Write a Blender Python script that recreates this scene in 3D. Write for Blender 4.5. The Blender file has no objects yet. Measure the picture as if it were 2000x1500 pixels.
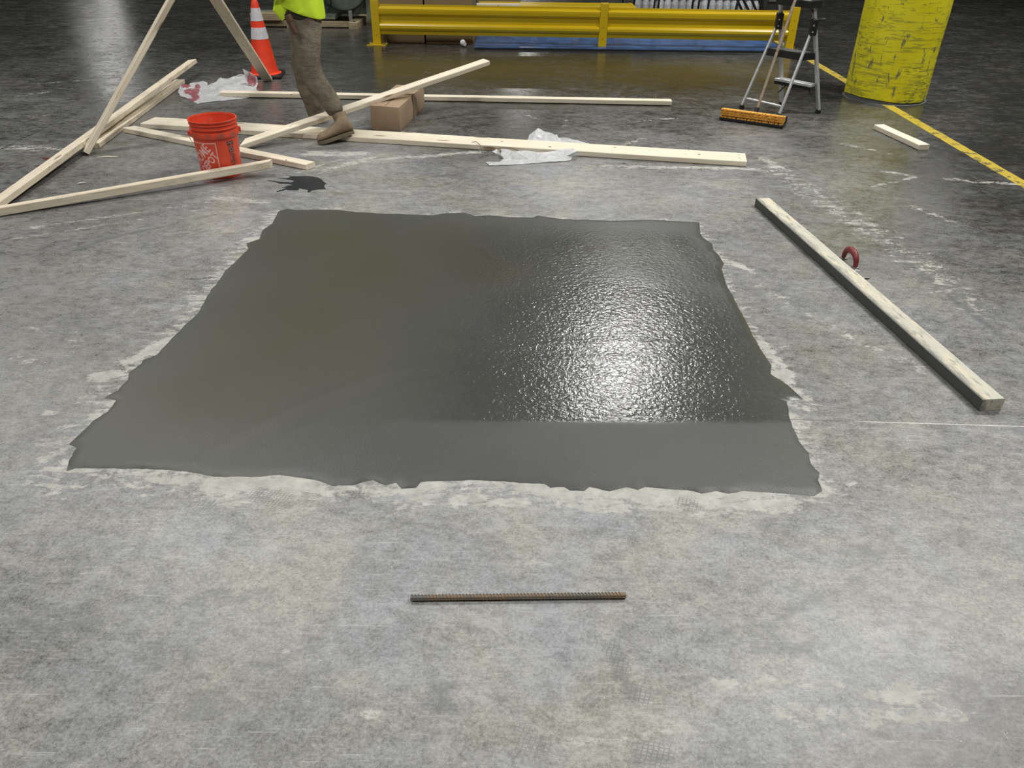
import bpy, bmesh, math, random
import numpy as np
from mathutils import Vector, Matrix, noise as mnoise
from mathutils.geometry import delaunay_2d_cdt
random.seed(7)
R = math.radians
scene = bpy.context.scene
COL = scene.collection

# ------------------------------------------------------------------ camera
CAM_H, TILT, ROLL, FPX = 1.595, R(32.40), R(0.714), 1500.0
_w = Vector((0, math.cos(TILT), -math.sin(TILT)))
_u0 = Vector((0, math.sin(TILT), math.cos(TILT)))
_r0 = Vector((1, 0, 0))
_r = _r0*math.cos(ROLL) + _u0*math.sin(ROLL)
_u = -_r0*math.sin(ROLL) + _u0*math.cos(ROLL)
CAMP = Vector((0, 0, CAM_H))
cd = bpy.data.cameras.new('camera'); cam = bpy.data.objects.new('camera', cd); COL.objects.link(cam)
cam.matrix_world = Matrix(((_r.x, _u.x, -_w.x, 0), (_r.y, _u.y, -_w.y, 0), (_r.z, _u.z, -_w.z, CAM_H), (0, 0, 0, 1)))
cd.sensor_width = 36; cd.lens = FPX/2000*36; cd.clip_start = .05; cd.clip_end = 300
scene.camera = cam

# ------------------------------------------------------------------ world, exposure, lamps
vs = scene.view_settings
scene.display_settings.display_device = 'sRGB'
vs.view_transform = 'Standard'; vs.look = 'None'; vs.gamma = 1; vs.use_curve_mapping = False
vs.exposure = 0.0
world = bpy.data.worlds.new('world'); scene.world = world; world.use_nodes = True
world.node_tree.nodes['Background'].inputs[0].default_value = (.75, .82, .9, 1)
world.node_tree.nodes['Background'].inputs[1].default_value = .02
CEIL = 9.0; LZ = 8.0
# (x, y, power, length) of every ceiling lamp
LAMPS = [(2.5, 15.3, 400, 1.5), (5.4, 6.9, 640, 2.6), (-3.8, 7.4, 330, 2.4), (-9.6, 12.4, 260, 2.4), (0.2, 50, 260, 1.4), (-22.2, 44.5, 240, 1.4),
         (-31.5, 66, 240, 1.4), (-3.0, -2.0, 380, 2.4), (4.6, 1.2, 330, 2.4), (-10, 0, 280, 2.4), (13, 25, 90, 2.4)]  # second and third here are added to brighten the column and foreground

# ------------------------------------------------------------------ helpers
def ray(px, py):
    return (_w + _r*((px-1000)/FPX) + _u*((750-py)/FPX))
def G(px, py, z=0.0):
    d = ray(px, py); return CAMP + d*((z-CAM_H)/d.z)
def D(px, py, y):
    d = ray(px, py); return CAMP + d*(y/d.y)
def proj(P):
    d = Vector(P)-CAMP; z = d.dot(_w); return (1000+FPX*d.dot(_r)/z, 750-FPX*d.dot(_u)/z, z)
def sl(r, g, b):
    f = lambda c: (c/255/12.92) if c/255 <= .04045 else ((c/255+.055)/1.055)**2.4
    return (f(r), f(g), f(b), 1)

class NT:
    def __init__(s, name):
        s.m = bpy.data.materials.new(name); s.m.use_nodes = True; s.t = s.m.node_tree; s.n = s.t.nodes; s.l = s.t.links
        s.b = s.n['Principled BSDF']; s.out = s.n['Material Output']
    def put(s, sock, v):
        if hasattr(v, 'is_output') or isinstance(v, bpy.types.NodeSocket): s.l.new(v, sock)
        else:
            if isinstance(v, tuple) and len(v) == 3 and sock.type == 'RGBA': v = v+(1,)
            sock.default_value = v
    def set(s, **k):
        for a, v in k.items(): s.put(s.b.inputs[a.replace('_', ' ')], v)
    def co(s, kind='Object'):
        n = s.n.new('ShaderNodeTexCoord'); return n.outputs[kind]
    def map(s, vec, scale=(1, 1, 1), rot=(0, 0, 0), loc=(0, 0, 0)):
        n = s.n.new('ShaderNodeMapping'); s.put(n.inputs[0], vec)
        n.inputs['Scale'].default_value = scale; n.inputs['Rotation'].default_value = rot; n.inputs['Location'].default_value = loc
        return n.outputs[0]
    def noise(s, vec, scale, detail=4, rough=.55, dist=0):
        n = s.n.new('ShaderNodeTexNoise'); s.put(n.inputs['Vector'], vec); n.inputs['Scale'].default_value = scale
        n.inputs['Detail'].default_value = detail; n.inputs['Roughness'].default_value = rough; n.inputs['Distortion'].default_value = dist
        return n.outputs[0]
    def voro(s, vec, scale, feat='F1', out='Distance', rand=1):
        n = s.n.new('ShaderNodeTexVoronoi'); n.feature = feat; s.put(n.inputs['Vector'], vec); n.inputs['Scale'].default_value = scale
        n.inputs['Randomness'].default_value = rand
        return n.outputs[out]
    def wave(s, vec, scale, dist=3, det=2, kind='BANDS'):
        n = s.n.new('ShaderNodeTexWave'); n.wave_type = kind; s.put(n.inputs['Vector'], vec); n.inputs['Scale'].default_value = scale
        n.inputs['Distortion'].default_value = dist; n.inputs['Detail'].default_value = det
        return n.outputs['Fac']
    def math(s, op, a, b=0, c=0, clamp=False):
        n = s.n.new('ShaderNodeMath'); n.operation = op; n.use_clamp = clamp
        s.put(n.inputs[0], a); s.put(n.inputs[1], b); s.put(n.inputs[2], c); return n.outputs[0]
    def ss(s, v, a, b, lo=0, hi=1):
        n = s.n.new('ShaderNodeMapRange'); n.interpolation_type = 'SMOOTHSTEP'; s.put(n.inputs[0], v)
        n.inputs[1].default_value = a; n.inputs[2].default_value = b; n.inputs[3].default_value = lo; n.inputs[4].default_value = hi
        return n.outputs[0]
    def lin(s, v, a, b, lo=0, hi=1):
        o = s.ss(v, a, b, lo, hi); o.node.interpolation_type = 'LINEAR'; return o
    def mix(s, f, a, b, mode='MIX'):
        n = s.n.new('ShaderNodeMix'); n.data_type = 'RGBA'; n.blend_type = mode
        s.put(n.inputs[0], f); s.put(n.inputs[6], a); s.put(n.inputs[7], b); return n.outputs[2]
    def attr(s, name):
        n = s.n.new('ShaderNodeAttribute'); n.attribute_name = name; return n.outputs['Fac']
    def rnd(s):
        return s.n.new('ShaderNodeObjectInfo').outputs['Random']
    def bump(s, h, strength=.3, dist=.01, prev=None):
        n = s.n.new('ShaderNodeBump'); s.put(n.inputs['Strength'], strength); n.inputs['Distance'].default_value = dist
        s.put(n.inputs['Height'], h)
        if prev is not None: s.l.new(prev, n.inputs['Normal'])
        return n.outputs[0]

def simple(name, col, rough=.5, metal=0, var=.12, scale=12, bump=0, bscale=60, spec=None, dirt=None, dscale=8, dlo=.6, dhi=.72):
    t = NT(name); c = t.co()
    n = t.noise(c, scale, 5)
    lo = tuple(v*(1-var) for v in col[:3]); hi = tuple(min(1, v*(1+var)) for v in col[:3])
    col_ = t.mix(t.ss(n, .3, .7), lo, hi)
    if dirt: col_ = t.mix(t.ss(t.noise(c, dscale, 6, .65), dlo, dhi), col_, dirt)
    t.set(Base_Color=col_, Metallic=metal, Roughness=t.lin(n, .2, .8, max(0.02, rough-.07), min(1, rough+.07)))
    if spec is not None: t.set(Specular_IOR_Level=spec)
    if bump: t.set(Normal=t.bump(t.noise(c, bscale, 4), bump, .005))
    return t.m

def link(name, me, mat=None, parent=None):
    o = bpy.data.objects.new(name, me); COL.objects.link(o)
    if mat is not None and not me.materials: me.materials.append(mat)
    if parent is not None: o.parent = parent
    return o
def tag(o, label=None, cat=None, group=None, kind=None):
    for k, v in (('label', label), ('category', cat), ('group', group), ('kind', kind)):
        if v: o[k] = v
    return o
def empty(name, loc, label, cat, rz=0, group=None):
    o = bpy.data.objects.new(name, None); COL.objects.link(o); o.empty_display_size = .1
    o.location = loc; o.rotation_euler = (0, 0, rz); return tag(o, label, cat, group)

class MB:
    def __init__(s): s.bm = bmesh.new()
    def box(s, c, size, M=None, bev=0):
        r = bmesh.ops.create_cube(s.bm, size=1)['verts']
        for v in r: v.co = Vector((v.co.x*size[0]+c[0], v.co.y*size[1]+c[1], v.co.z*size[2]+c[2]))
        if bev:
            es = list({e for v in r for e in v.link_edges})
            q = bmesh.ops.bevel(s.bm, geom=es, offset=bev, segments=2, affect='EDGES', profile=.5)
            r = list({v for f in q['faces'] for v in f.verts})
        if M is not None:
            for v in r: v.co = M @ v.co
        return s
    def tube(s, pts, rad, n=10, cap=True, closed=False):
        pts = [Vector(p) for p in pts]; rings = []; up = None
        rads = rad if isinstance(rad, (list, tuple)) else [rad]*len(pts)
        for i, p in enumerate(pts):
            a = pts[i-1] if i > 0 else (pts[-1] if closed else p); b = pts[(i+1) % len(pts)] if (i < len(pts)-1 or closed) else p
            t = (b-a).normalized()
            if up is None:
                up = Vector((0, 0, 1)) if abs(t.z) < .9 else Vector((1, 0, 0))
            x = t.cross(up).normalized(); up = x.cross(t).normalized()
            rr = rads[i]
            rr = rr if isinstance(rr, tuple) else (rr, rr)
            rings.append([s.bm.verts.new(p+x*(math.cos(k*2*math.pi/n)*rr[0])+up*(math.sin(k*2*math.pi/n)*rr[1])) for k in range(n)])
        m = len(rings)
        for i in range(m if closed else m-1):
            A, B = rings[i], rings[(i+1) % m]
            for k in range(n): s.bm.faces.new((A[k], A[(k+1) % n], B[(k+1) % n], B[k]))
        if cap and not closed: s.bm.faces.new(rings[0][::-1]); s.bm.faces.new(rings[-1])
        return s
    def lathe(s, prof, n=48, c=(0, 0, 0), a0=0, a1=2*math.pi):
        full = abs(a1-a0-2*math.pi) < 1e-6; k_ = n if full else n+1; rings = []
        for r, z in prof:
            rings.append([s.bm.verts.new((c[0]+max(r, 1e-5)*math.cos(a0+(a1-a0)*k/n), c[1]+max(r, 1e-5)*math.sin(a0+(a1-a0)*k/n), c[2]+z)) for k in range(k_)])
        for A, B in zip(rings, rings[1:]):
            for k in range(n): s.bm.faces.new((A[k], A[(k+1) % k_], B[(k+1) % k_], B[k]))
        return s
    def prism(s, poly, h, z0=0, M=None):
        lo = [s.bm.verts.new((x, y, z0)) for x, y in poly]; hi = [s.bm.verts.new((x, y, z0+h)) for x, y in poly]
        n = len(poly)
        for i in range(n): s.bm.faces.new((lo[i], lo[(i+1) % n], hi[(i+1) % n], hi[i]))
        s.bm.faces.new(hi); s.bm.faces.new(lo[::-1])
        if M is not None:
            for v in lo+hi: v.co = M @ v.co
        return s
    def build(s, name, mat, parent=None, smooth=False, angle=40, doubles=False):
        if doubles: bmesh.ops.remove_doubles(s.bm, verts=s.bm.verts, dist=1e-5)
        bmesh.ops.recalc_face_normals(s.bm, faces=s.bm.faces)
        me = bpy.data.meshes.new(name); 
        if smooth:
            for e in s.bm.edges:
                if len(e.link_faces) == 2 and e.calc_face_angle(0) > R(angle): e.smooth = False
            for f in s.bm.faces: f.smooth = True
        s.bm.to_mesh(me); s.bm.free()
        return link(name, me, mat, parent)

def copy_tree(o, parent=None):
    c = o.copy(); COL.objects.link(c)
    if parent is not None: c.parent = parent
    for ch in list(o.children): copy_tree(ch, c)
    return c

def sheet_mesh(outline, inner, step, zfun, P3):
    """triangulate a 2-D outline with inner points; P3 maps (x, y) to a 3-D point"""
    pts = [Vector(p) for p in outline]+[Vector(p) for p in inner]
    n = len(outline)
    r = delaunay_2d_cdt(pts, [(i, (i+1) % n) for i in range(n)], [], 1, 1e-7)
    return r[0], r[2], r[3]

def inpoly(x, y, poly):
    x = np.asarray(x); y = np.asarray(y); c = np.zeros(x.shape, bool); n = len(poly)
    for i in range(n):
        x0, y0 = poly[i][0], poly[i][1]; x1, y1 = poly[(i+1) % n][0], poly[(i+1) % n][1]
        if y0 == y1: continue
        k = ((y0 > y) != (y1 > y)) & (x < (x1-x0)*(y-y0)/(y1-y0)+x0); c ^= k
    return c
def segdist(X, Y, a, b):
    ax, ay, bx, by = a[0], a[1], b[0], b[1]; dx, dy = bx-ax, by-ay; L = dx*dx+dy*dy+1e-12
    t = np.clip(((X-ax)*dx+(Y-ay)*dy)/L, 0, 1); return np.hypot(X-ax-t*dx, Y-ay-t*dy), t

# ------------------------------------------------------------------ outline of the fresh concrete (floor points)
OUT_PX = [(547,411.5),(562,408),(580,410),(658,410),(700,414.5),(739,416.6),(802,419),(844,420.5),(871,416.6),(907,415.4),(928,422),(955,420.5),
 (1000,424.5),(1039,425),(1048,422),(1069,424),(1099,428),(1192,431),(1270,429.5),(1345,433),(1366,435),
 (1367.5,455),(1372,464),(1390,476),(1393,488),(1405,500),(1414,515),(1409.5,524),(1417,554),(1435,587),(1453,620),(1468,650),(1485.5,682),
 (1506.5,713.5),(1505,731),(1538,752),(1568,780),(1538,783.5),(1541.5,815),(1559,860.5),(1580,885),(1583.5,906),(1601,923.5),(1597.5,937.5),(1606,958.5),(1590.5,969),
 (1545,965.5),(1450.5,958.5),(1422.5,964),(1398,958.5),(1370,964),(1342,957),(1300,955),(1260,951.5),(1246,957),(1225,951.5),(1190,960),(1151.5,951.5),(1141,960),
 (1113,958.5),(1102.5,951.5),(1074.5,953),(1064,946),(1004.5,941.7),(917,937.5),(875,939),(822.5,941.7),(812,953),(784,955),(773.5,942.7),(752.5,948),(728,937.5),
 (710.5,941),(689.5,948),(650,949),(616,937.5),(577.5,932),(546,927),(514.5,930.5),(441,932),(409.5,928.7),(367.5,921.7),(315,916.5),(210,914.7),(147,914.7),(131,920),
 (135,899),(150.5,874.5),(135,867.5),(150.5,853.5),(182,822),(210,804.5),(227.5,782),(203,778),(210,773),(231,762.5),(250,741.5),(252,727.5),(276.5,710),(280,703),
 (308,692.5),(332.5,664.5),(357,640),(386,613),(400,587.6),(411.6,568),(434,540),(439.6,529),(459,512),(484.5,487),(481.6,475.6),(507,467),(512.4,450.4),(532,436.4),(543,414)]
OUT0 = [G(x, y).to_2d() for x, y in OUT_PX]
OUT = []
rg = random.Random(3)
for i, a in enumerate(OUT0):
    b = OUT0[(i+1) % len(OUT0)]; L = (b-a).length; k = max(1, int(L/.018)); nrm = Vector((-(b-a).y, (b-a).x))/max(L, 1e-6)
    for j in range(k):
        p = a+(b-a)*(j/k)
        q = .004*mnoise.noise(Vector((p.x*14, p.y*14, 1)))+.003*mnoise.noise(Vector((p.x*45, p.y*45, 4)))
        OUT.append(p+nrm*q*(1 if j else .5))

# line of the yellow floor marking
YA, YB = G(1588, 121), G(2010, 366)
# ------------------------------------------------------------------ floor
def grid_axis(lo, hi, step, far_lo, far_hi):
    a = list(np.arange(lo, hi+1e-6, step)); s = step; x = hi
    while x < far_hi: s *= 1.35; x = min(x+s, far_hi); a.append(x)
    s = step; x = lo
    while x > far_lo: s *= 1.35; x = max(x-s, far_lo); a.insert(0, x)
    return np.array(a)
FX0, FX1, FY0, FY1 = -45.0, 40.0, -14.0, 75.0
gx = grid_axis(-4.4, 4.6, .02, FX0, FX1); gy = grid_axis(.35, 10.2, .02, FY0, FY1)
X, Y = np.meshgrid(gx, gy); nx, ny = len(gx), len(gy)
Xf, Yf = X.ravel(), Y.ravel()
def projnp(Xf, Yf):
    d = np.stack([Xf, Yf, np.full_like(Xf, -CAM_H)], -1)
    z = d@np.array(_w); z = np.where(z < .3, .3, z)
    return 1000+FPX*(d@np.array(_r))/z, 750-FPX*(d@np.array(_u))/z
# slab tone with light falloff painted in: swept clean far away, powdered with cement dust round the repair
DUST_LIGHT_P = [(1000,1450,.72),(500,1450,.50),(60,1450,.52),(300,1250,.50),(60,1250,.46),(1700,1150,.62),(1350,1100,.72),(1000,1250,.78),(1000,1020,.80),(500,1080,.72),(60,1000,.58),(60,800,.44),(60,600,.34),(300,560,.52),
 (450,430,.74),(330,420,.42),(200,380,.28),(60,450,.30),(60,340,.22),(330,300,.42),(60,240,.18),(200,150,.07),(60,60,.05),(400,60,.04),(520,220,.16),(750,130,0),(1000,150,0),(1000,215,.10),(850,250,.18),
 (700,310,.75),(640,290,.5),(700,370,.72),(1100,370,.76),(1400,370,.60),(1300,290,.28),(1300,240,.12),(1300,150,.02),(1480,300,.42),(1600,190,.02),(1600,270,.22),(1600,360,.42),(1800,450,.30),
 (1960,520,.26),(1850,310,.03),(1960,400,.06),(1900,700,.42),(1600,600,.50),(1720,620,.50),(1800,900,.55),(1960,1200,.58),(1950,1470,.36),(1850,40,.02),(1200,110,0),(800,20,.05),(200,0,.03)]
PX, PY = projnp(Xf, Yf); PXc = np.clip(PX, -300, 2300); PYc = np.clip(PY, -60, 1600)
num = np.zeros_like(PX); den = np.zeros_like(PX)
for x, y, v in DUST_LIGHT_P:
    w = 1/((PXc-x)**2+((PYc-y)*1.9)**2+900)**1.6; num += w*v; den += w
dust_and_light = num/den
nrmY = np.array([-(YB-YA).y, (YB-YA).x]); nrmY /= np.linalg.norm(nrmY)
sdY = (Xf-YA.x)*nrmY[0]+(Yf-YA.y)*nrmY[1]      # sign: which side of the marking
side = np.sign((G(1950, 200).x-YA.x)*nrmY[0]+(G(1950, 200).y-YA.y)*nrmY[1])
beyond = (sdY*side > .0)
dust_and_light = np.where(beyond, .02, dust_and_light)
# slurry smeared round the patch
near = (Xf > -3) & (Xf < 3) & (Yf > 1.2) & (Yf < 6)
idx = np.nonzero(near)[0]; xn, yn = Xf[idx], Yf[idx]
best = np.full(len(idx), 9.); bt = np.zeros(len(idx))
n0 = len(OUT0)
for i in range(n0):
    d, t = segdist(xn, yn, OUT0[i], OUT0[(i+1) % n0]); k = d < best; best[k] = d[k]; bt[k] = i+t[k]
def smear(i):
    x, y = OUT_PX[int(i) % n0]
    if int(i) < 20: return (.05, .55)
    if int(i) < 32: return (.06, .6)
    if int(i) < 46: return (.09, .72)
    if int(i) < 86 and x > 1060: return (.13, 1.1)
    if x > 800 and int(i) < 86: return (.13, .88)
    if x > 640 and int(i) < 86: return (.15, .72)
    if x > 440 and int(i) < 86: return (.18, 1.15)
    if int(i) < 86: return (.17, .78)
    if y > 640: return (.13, .66)
    return (.12, .66)
wi = np.array([smear(i) for i in range(n0)])
wd = wi[bt.astype(int) % n0]
pale = np.zeros_like(Xf); pale[idx] = np.clip(1.12-best/wd[:, 0], 0, 1)**.8*wd[:, 1]
dark = np.zeros_like(Xf)
def stroke(arr, pts, w, amp, soft=1.0, wpx=None):
    pts = [G(*p).to_2d() for p in pts]
    x0 = min(p.x for p in pts)-3*w; x1 = max(p.x for p in pts)+3*w; y0 = min(p.y for p in pts)-3*w; y1 = max(p.y for p in pts)+3*w
    k = np.nonzero((Xf > x0) & (Xf < x1) & (Yf > y0) & (Yf < y1))[0]
    if not len(k): return
    b = np.full(len(k), 99.)
    if len(pts) == 1: b = np.hypot(Xf[k]-pts[0].x, Yf[k]-pts[0].y)
    for a, c in zip(pts, pts[1:]): b = np.minimum(b, segdist(Xf[k], Yf[k], a, c)[0])
    arr[k] = np.maximum(arr[k], amp*np.clip(1.25-b/w, 0, 1))
for s in [([(255,705),(330,665)], .05, 1.3), ([(205,738),(250,722)], .05, 1.0), ([(165,740),(235,725)], .04, .9), ([(80,898),(112,885)], .035, 1.15),
          ([(95,805),(125,800)], .03, .7), ([(215,790),(190,815)], .06, .8), ([(340,605),(355,598)], .03, .75), ([(475,470),(505,464)], .03, 1.0),
          ([(420,385),(520,395)], .05, .8), ([(1490,670),(1515,700),(1545,735)], .03, 1.1), ([(1500,685),(1545,675)], .02, .8), ([(1515,720),(1540,745)], .04, 1.0),
          ([(1540,790),(1580,800)], .03, .9), ([(1420,510),(1470,530)], .04, .9), ([(1570,865),(1600,900)], .05, .8), ([(1628,905),(1650,930)], .012, .9),
          ([(1655,960),(1672,936)], .012, .9), ([(700,300),(610,300)], .10, 1.0), ([(720,310),(640,330)], .07, .8), ([(560,360),(700,312)], .02, .8),
          ([(740,312),(940,296)], .06, .85), ([(1180,325),(1480,330)], .05, .9), ([(1490,310),(1530,330)], .07, .75), ([(1160,300),(1260,270)], .04, .7),
          ([(0,288),(120,290)], .08, .62), ([(1850,350),(1990,360)], .05, .75), ([(1700,330),(1790,345),(1700,365)], .03, .65), ([(1250,236),(1330,230)], .03, .6),
          ([(770,255),(840,262)], .02, .7), ([(1030,225),(1055,235)], .03, .8), ([(890,975),(1000,985)], .05, .9), ([(1250,975),(1400,985)], .06, 1.1), ([(1440,980),(1540,985)], .05, 1.0),
          ([(1100,1452),(1365,1425)], .012, .85), ([(1210,1425),(1340,1416)], .008, .6), ([(1580,1432),(1605,1436)], .012, 1.1), ([(1640,1436),(1710,1420)], .01, .95), ([(1690,1441),(1700,1446)], .01, 1.1), ([(1660,1424),(1672,1422)], .008, 1.1),
          ([(1700,1365),(1830,1352)], .02, .8), ([(1790,1395),(1880,1400)], .025, .8), ([(1400,1330),(1850,1345)], .035, .62), ([(1500,1400),(1900,1380)], .04, .62), ([(1690,1362),(1840,1350)], .012, 1.3), ([(1700,1398),(1720,1400),(1850,1402)], .012, 1.2), ([(1670,1378),(1690,1380)], .012, 1.3), ([(700,1394),(735,1390),(718,1402)], .01, .75), ([(546,1262),(550,1275)], .012, .8), ([(780,1105),(840,1065),(870,1047)], .004, .8),  # broad strokes across the lower right paint lamp glare as pale colour
          ([(120,118),(160,100)], .05, .5), ([(60,165),(150,158),(210,155)], .03, .6), ([(20,190),(90,180)], .05, .5), ([(1010,1100),(1080,1090)], .03, .5),
          ([(1100,250),(1120,200)], .03, .4), ([(830,140),(860,150)], .03, .5)]:
    stroke(pale, *s)
for s in [([(1510,330),(1600,385),(1760,490),(1900,600)], .16, .52), ([(60,445),(250,418),(500,380)], .03, .5), ([(0,470),(200,440),(420,405)], .025, .5), ([(560,345),(640,318),(720,300)], .015, .8), ([(1640,280),(1740,300)], .04, .6), ([(1760,395),(1880,440)], .05, .5), ([(1480,560),(1620,640),(1800,720)], .06, .45), ([(0,230),(90,225)], .04, .5), ([(60,640),(140,650)], .03, .6), ([(100,660),(160,668)], .02, .7), ([(30,700),(90,708)], .025, .6)]:
    stroke(pale, *s)
for s in [([(0,440),(250,405),(420,380)], .07, .6), ([(0,500),(150,475)], .05, .5), ([(20,350),(180,330)], .08, .5), ([(1700,380),(1900,470)], .04, .5), ([(1850,560),(2000,640)], .05, .5), ([(220,640),(260,600)], .03, .6), ([(160,740),(230,690)], .03, .5), ([(150,487),(215,465),(330,440)], .028, 1.0), ([(330,440),(440,415)], .02, .7), ([(548,400),(566,412)], .02, 1.0), ([(195,778),(235,779)], .014, 1.0),  # strokes at the left paint stud shadow bands among the tyre marks
          ([(1600,372),(1660,415),(1760,505),(1960,660)], .035, 1.0), ([(1920,790),(2000,850)], .04, .6), ([(400,1385)], .07, .7), ([(370,1180),(440,1150)], .05, .7), ([(480,1165),(520,1170)], .04, .8),
          ([(310,1280),(350,1270)], .06, .8), ([(520,1300),(600,1280)], .06, .55), ([(60,1240),(150,1220)], .10, .6), ([(860,1350),(870,1400)], .07, .6), ([(1530,1195),(1600,1170)], .03, .8), ([(1450,1240),(1620,1270)], .09, .5),
          ([(1680,1120),(1720,1070)], .07, .6), ([(1650,1085),(1690,1060)], .05, .6), ([(1500,1020),(1530,1040)], .05, .7), ([(1000,1110),(960,1080)], .10, .35), ([(1060,1170),(1210,1140)], .07, .4), ([(1850,1130),(1870,1150)], .04, .5),
          ([(1690,1450),(1705,1465)], .012, .9), ([(1190,1270),(1210,1320)], .03, .7), ([(1225,1340),(1232,1365)], .025, .8), ([(1290,1460),(1250,1470)], .06, .55),
          ([(0,410),(60,400)], .12, .5), ([(0,455),(150,440)], .05, .6), ([(1300,1320),(1420,1345)], .02, .5), ([(1640,1265),(1620,1300)], .05, .5),
          ([(1700,320),(1790,350)], .03, .5), ([(1790,430),(1830,432)], .02, .7), ([(1900,519),(2000,535)], .006, .9), ([(1960,480),(2000,470)], .05, .5)]:
    stroke(dark, *s)
# boot sole prints
prints = np.zeros_like(Xf)
for s in [([(1198,1268),(1212,1300)], .035, 1), ([(1240,1345),(1256,1362)], .03, 1), ([(375,1380),(400,1378)], .05, 1), ([(1262,1465),(1290,1475)], .05, .9), ([(1030,1440),(1050,1455)], .06, .7), ([(505,968),(545,975)], .05, 1), ([(1335,980),(1355,985)], .04, 1), ([(380,990),(410,985)], .04, 1)]:
    stroke(prints, *s)
Z = np.zeros_like(Xf)
me = bpy.data.meshes.new('floor')
V = np.stack([Xf, Yf, Z], -1).astype(np.float32)
i0 = (np.arange(ny-1)[:, None]*nx+np.arange(nx-1)[None, :]).ravel()
F = np.stack([i0, i0+1, i0+1+nx, i0+nx], -1)
me.vertices.add(len(V)); me.vertices.foreach_set('co', V.ravel())
me.loops.add(F.size); me.loops.foreach_set('vertex_index', F.ravel().astype(np.int32))
me.polygons.add(len(F)); me.polygons.foreach_set('loop_start', (np.arange(len(F))*4).astype(np.int32)); me.polygons.foreach_set('loop_total', np.full(len(F), 4, np.int32))
me.update(calc_edges=True)
for nm, a in (('dust_and_light', dust_and_light), ('pale', pale), ('dark', dark), ('prints', prints)):
    at = me.attributes.new(nm, 'FLOAT', 'POINT'); at.data.foreach_set('value', a.astype(np.float32))

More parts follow.
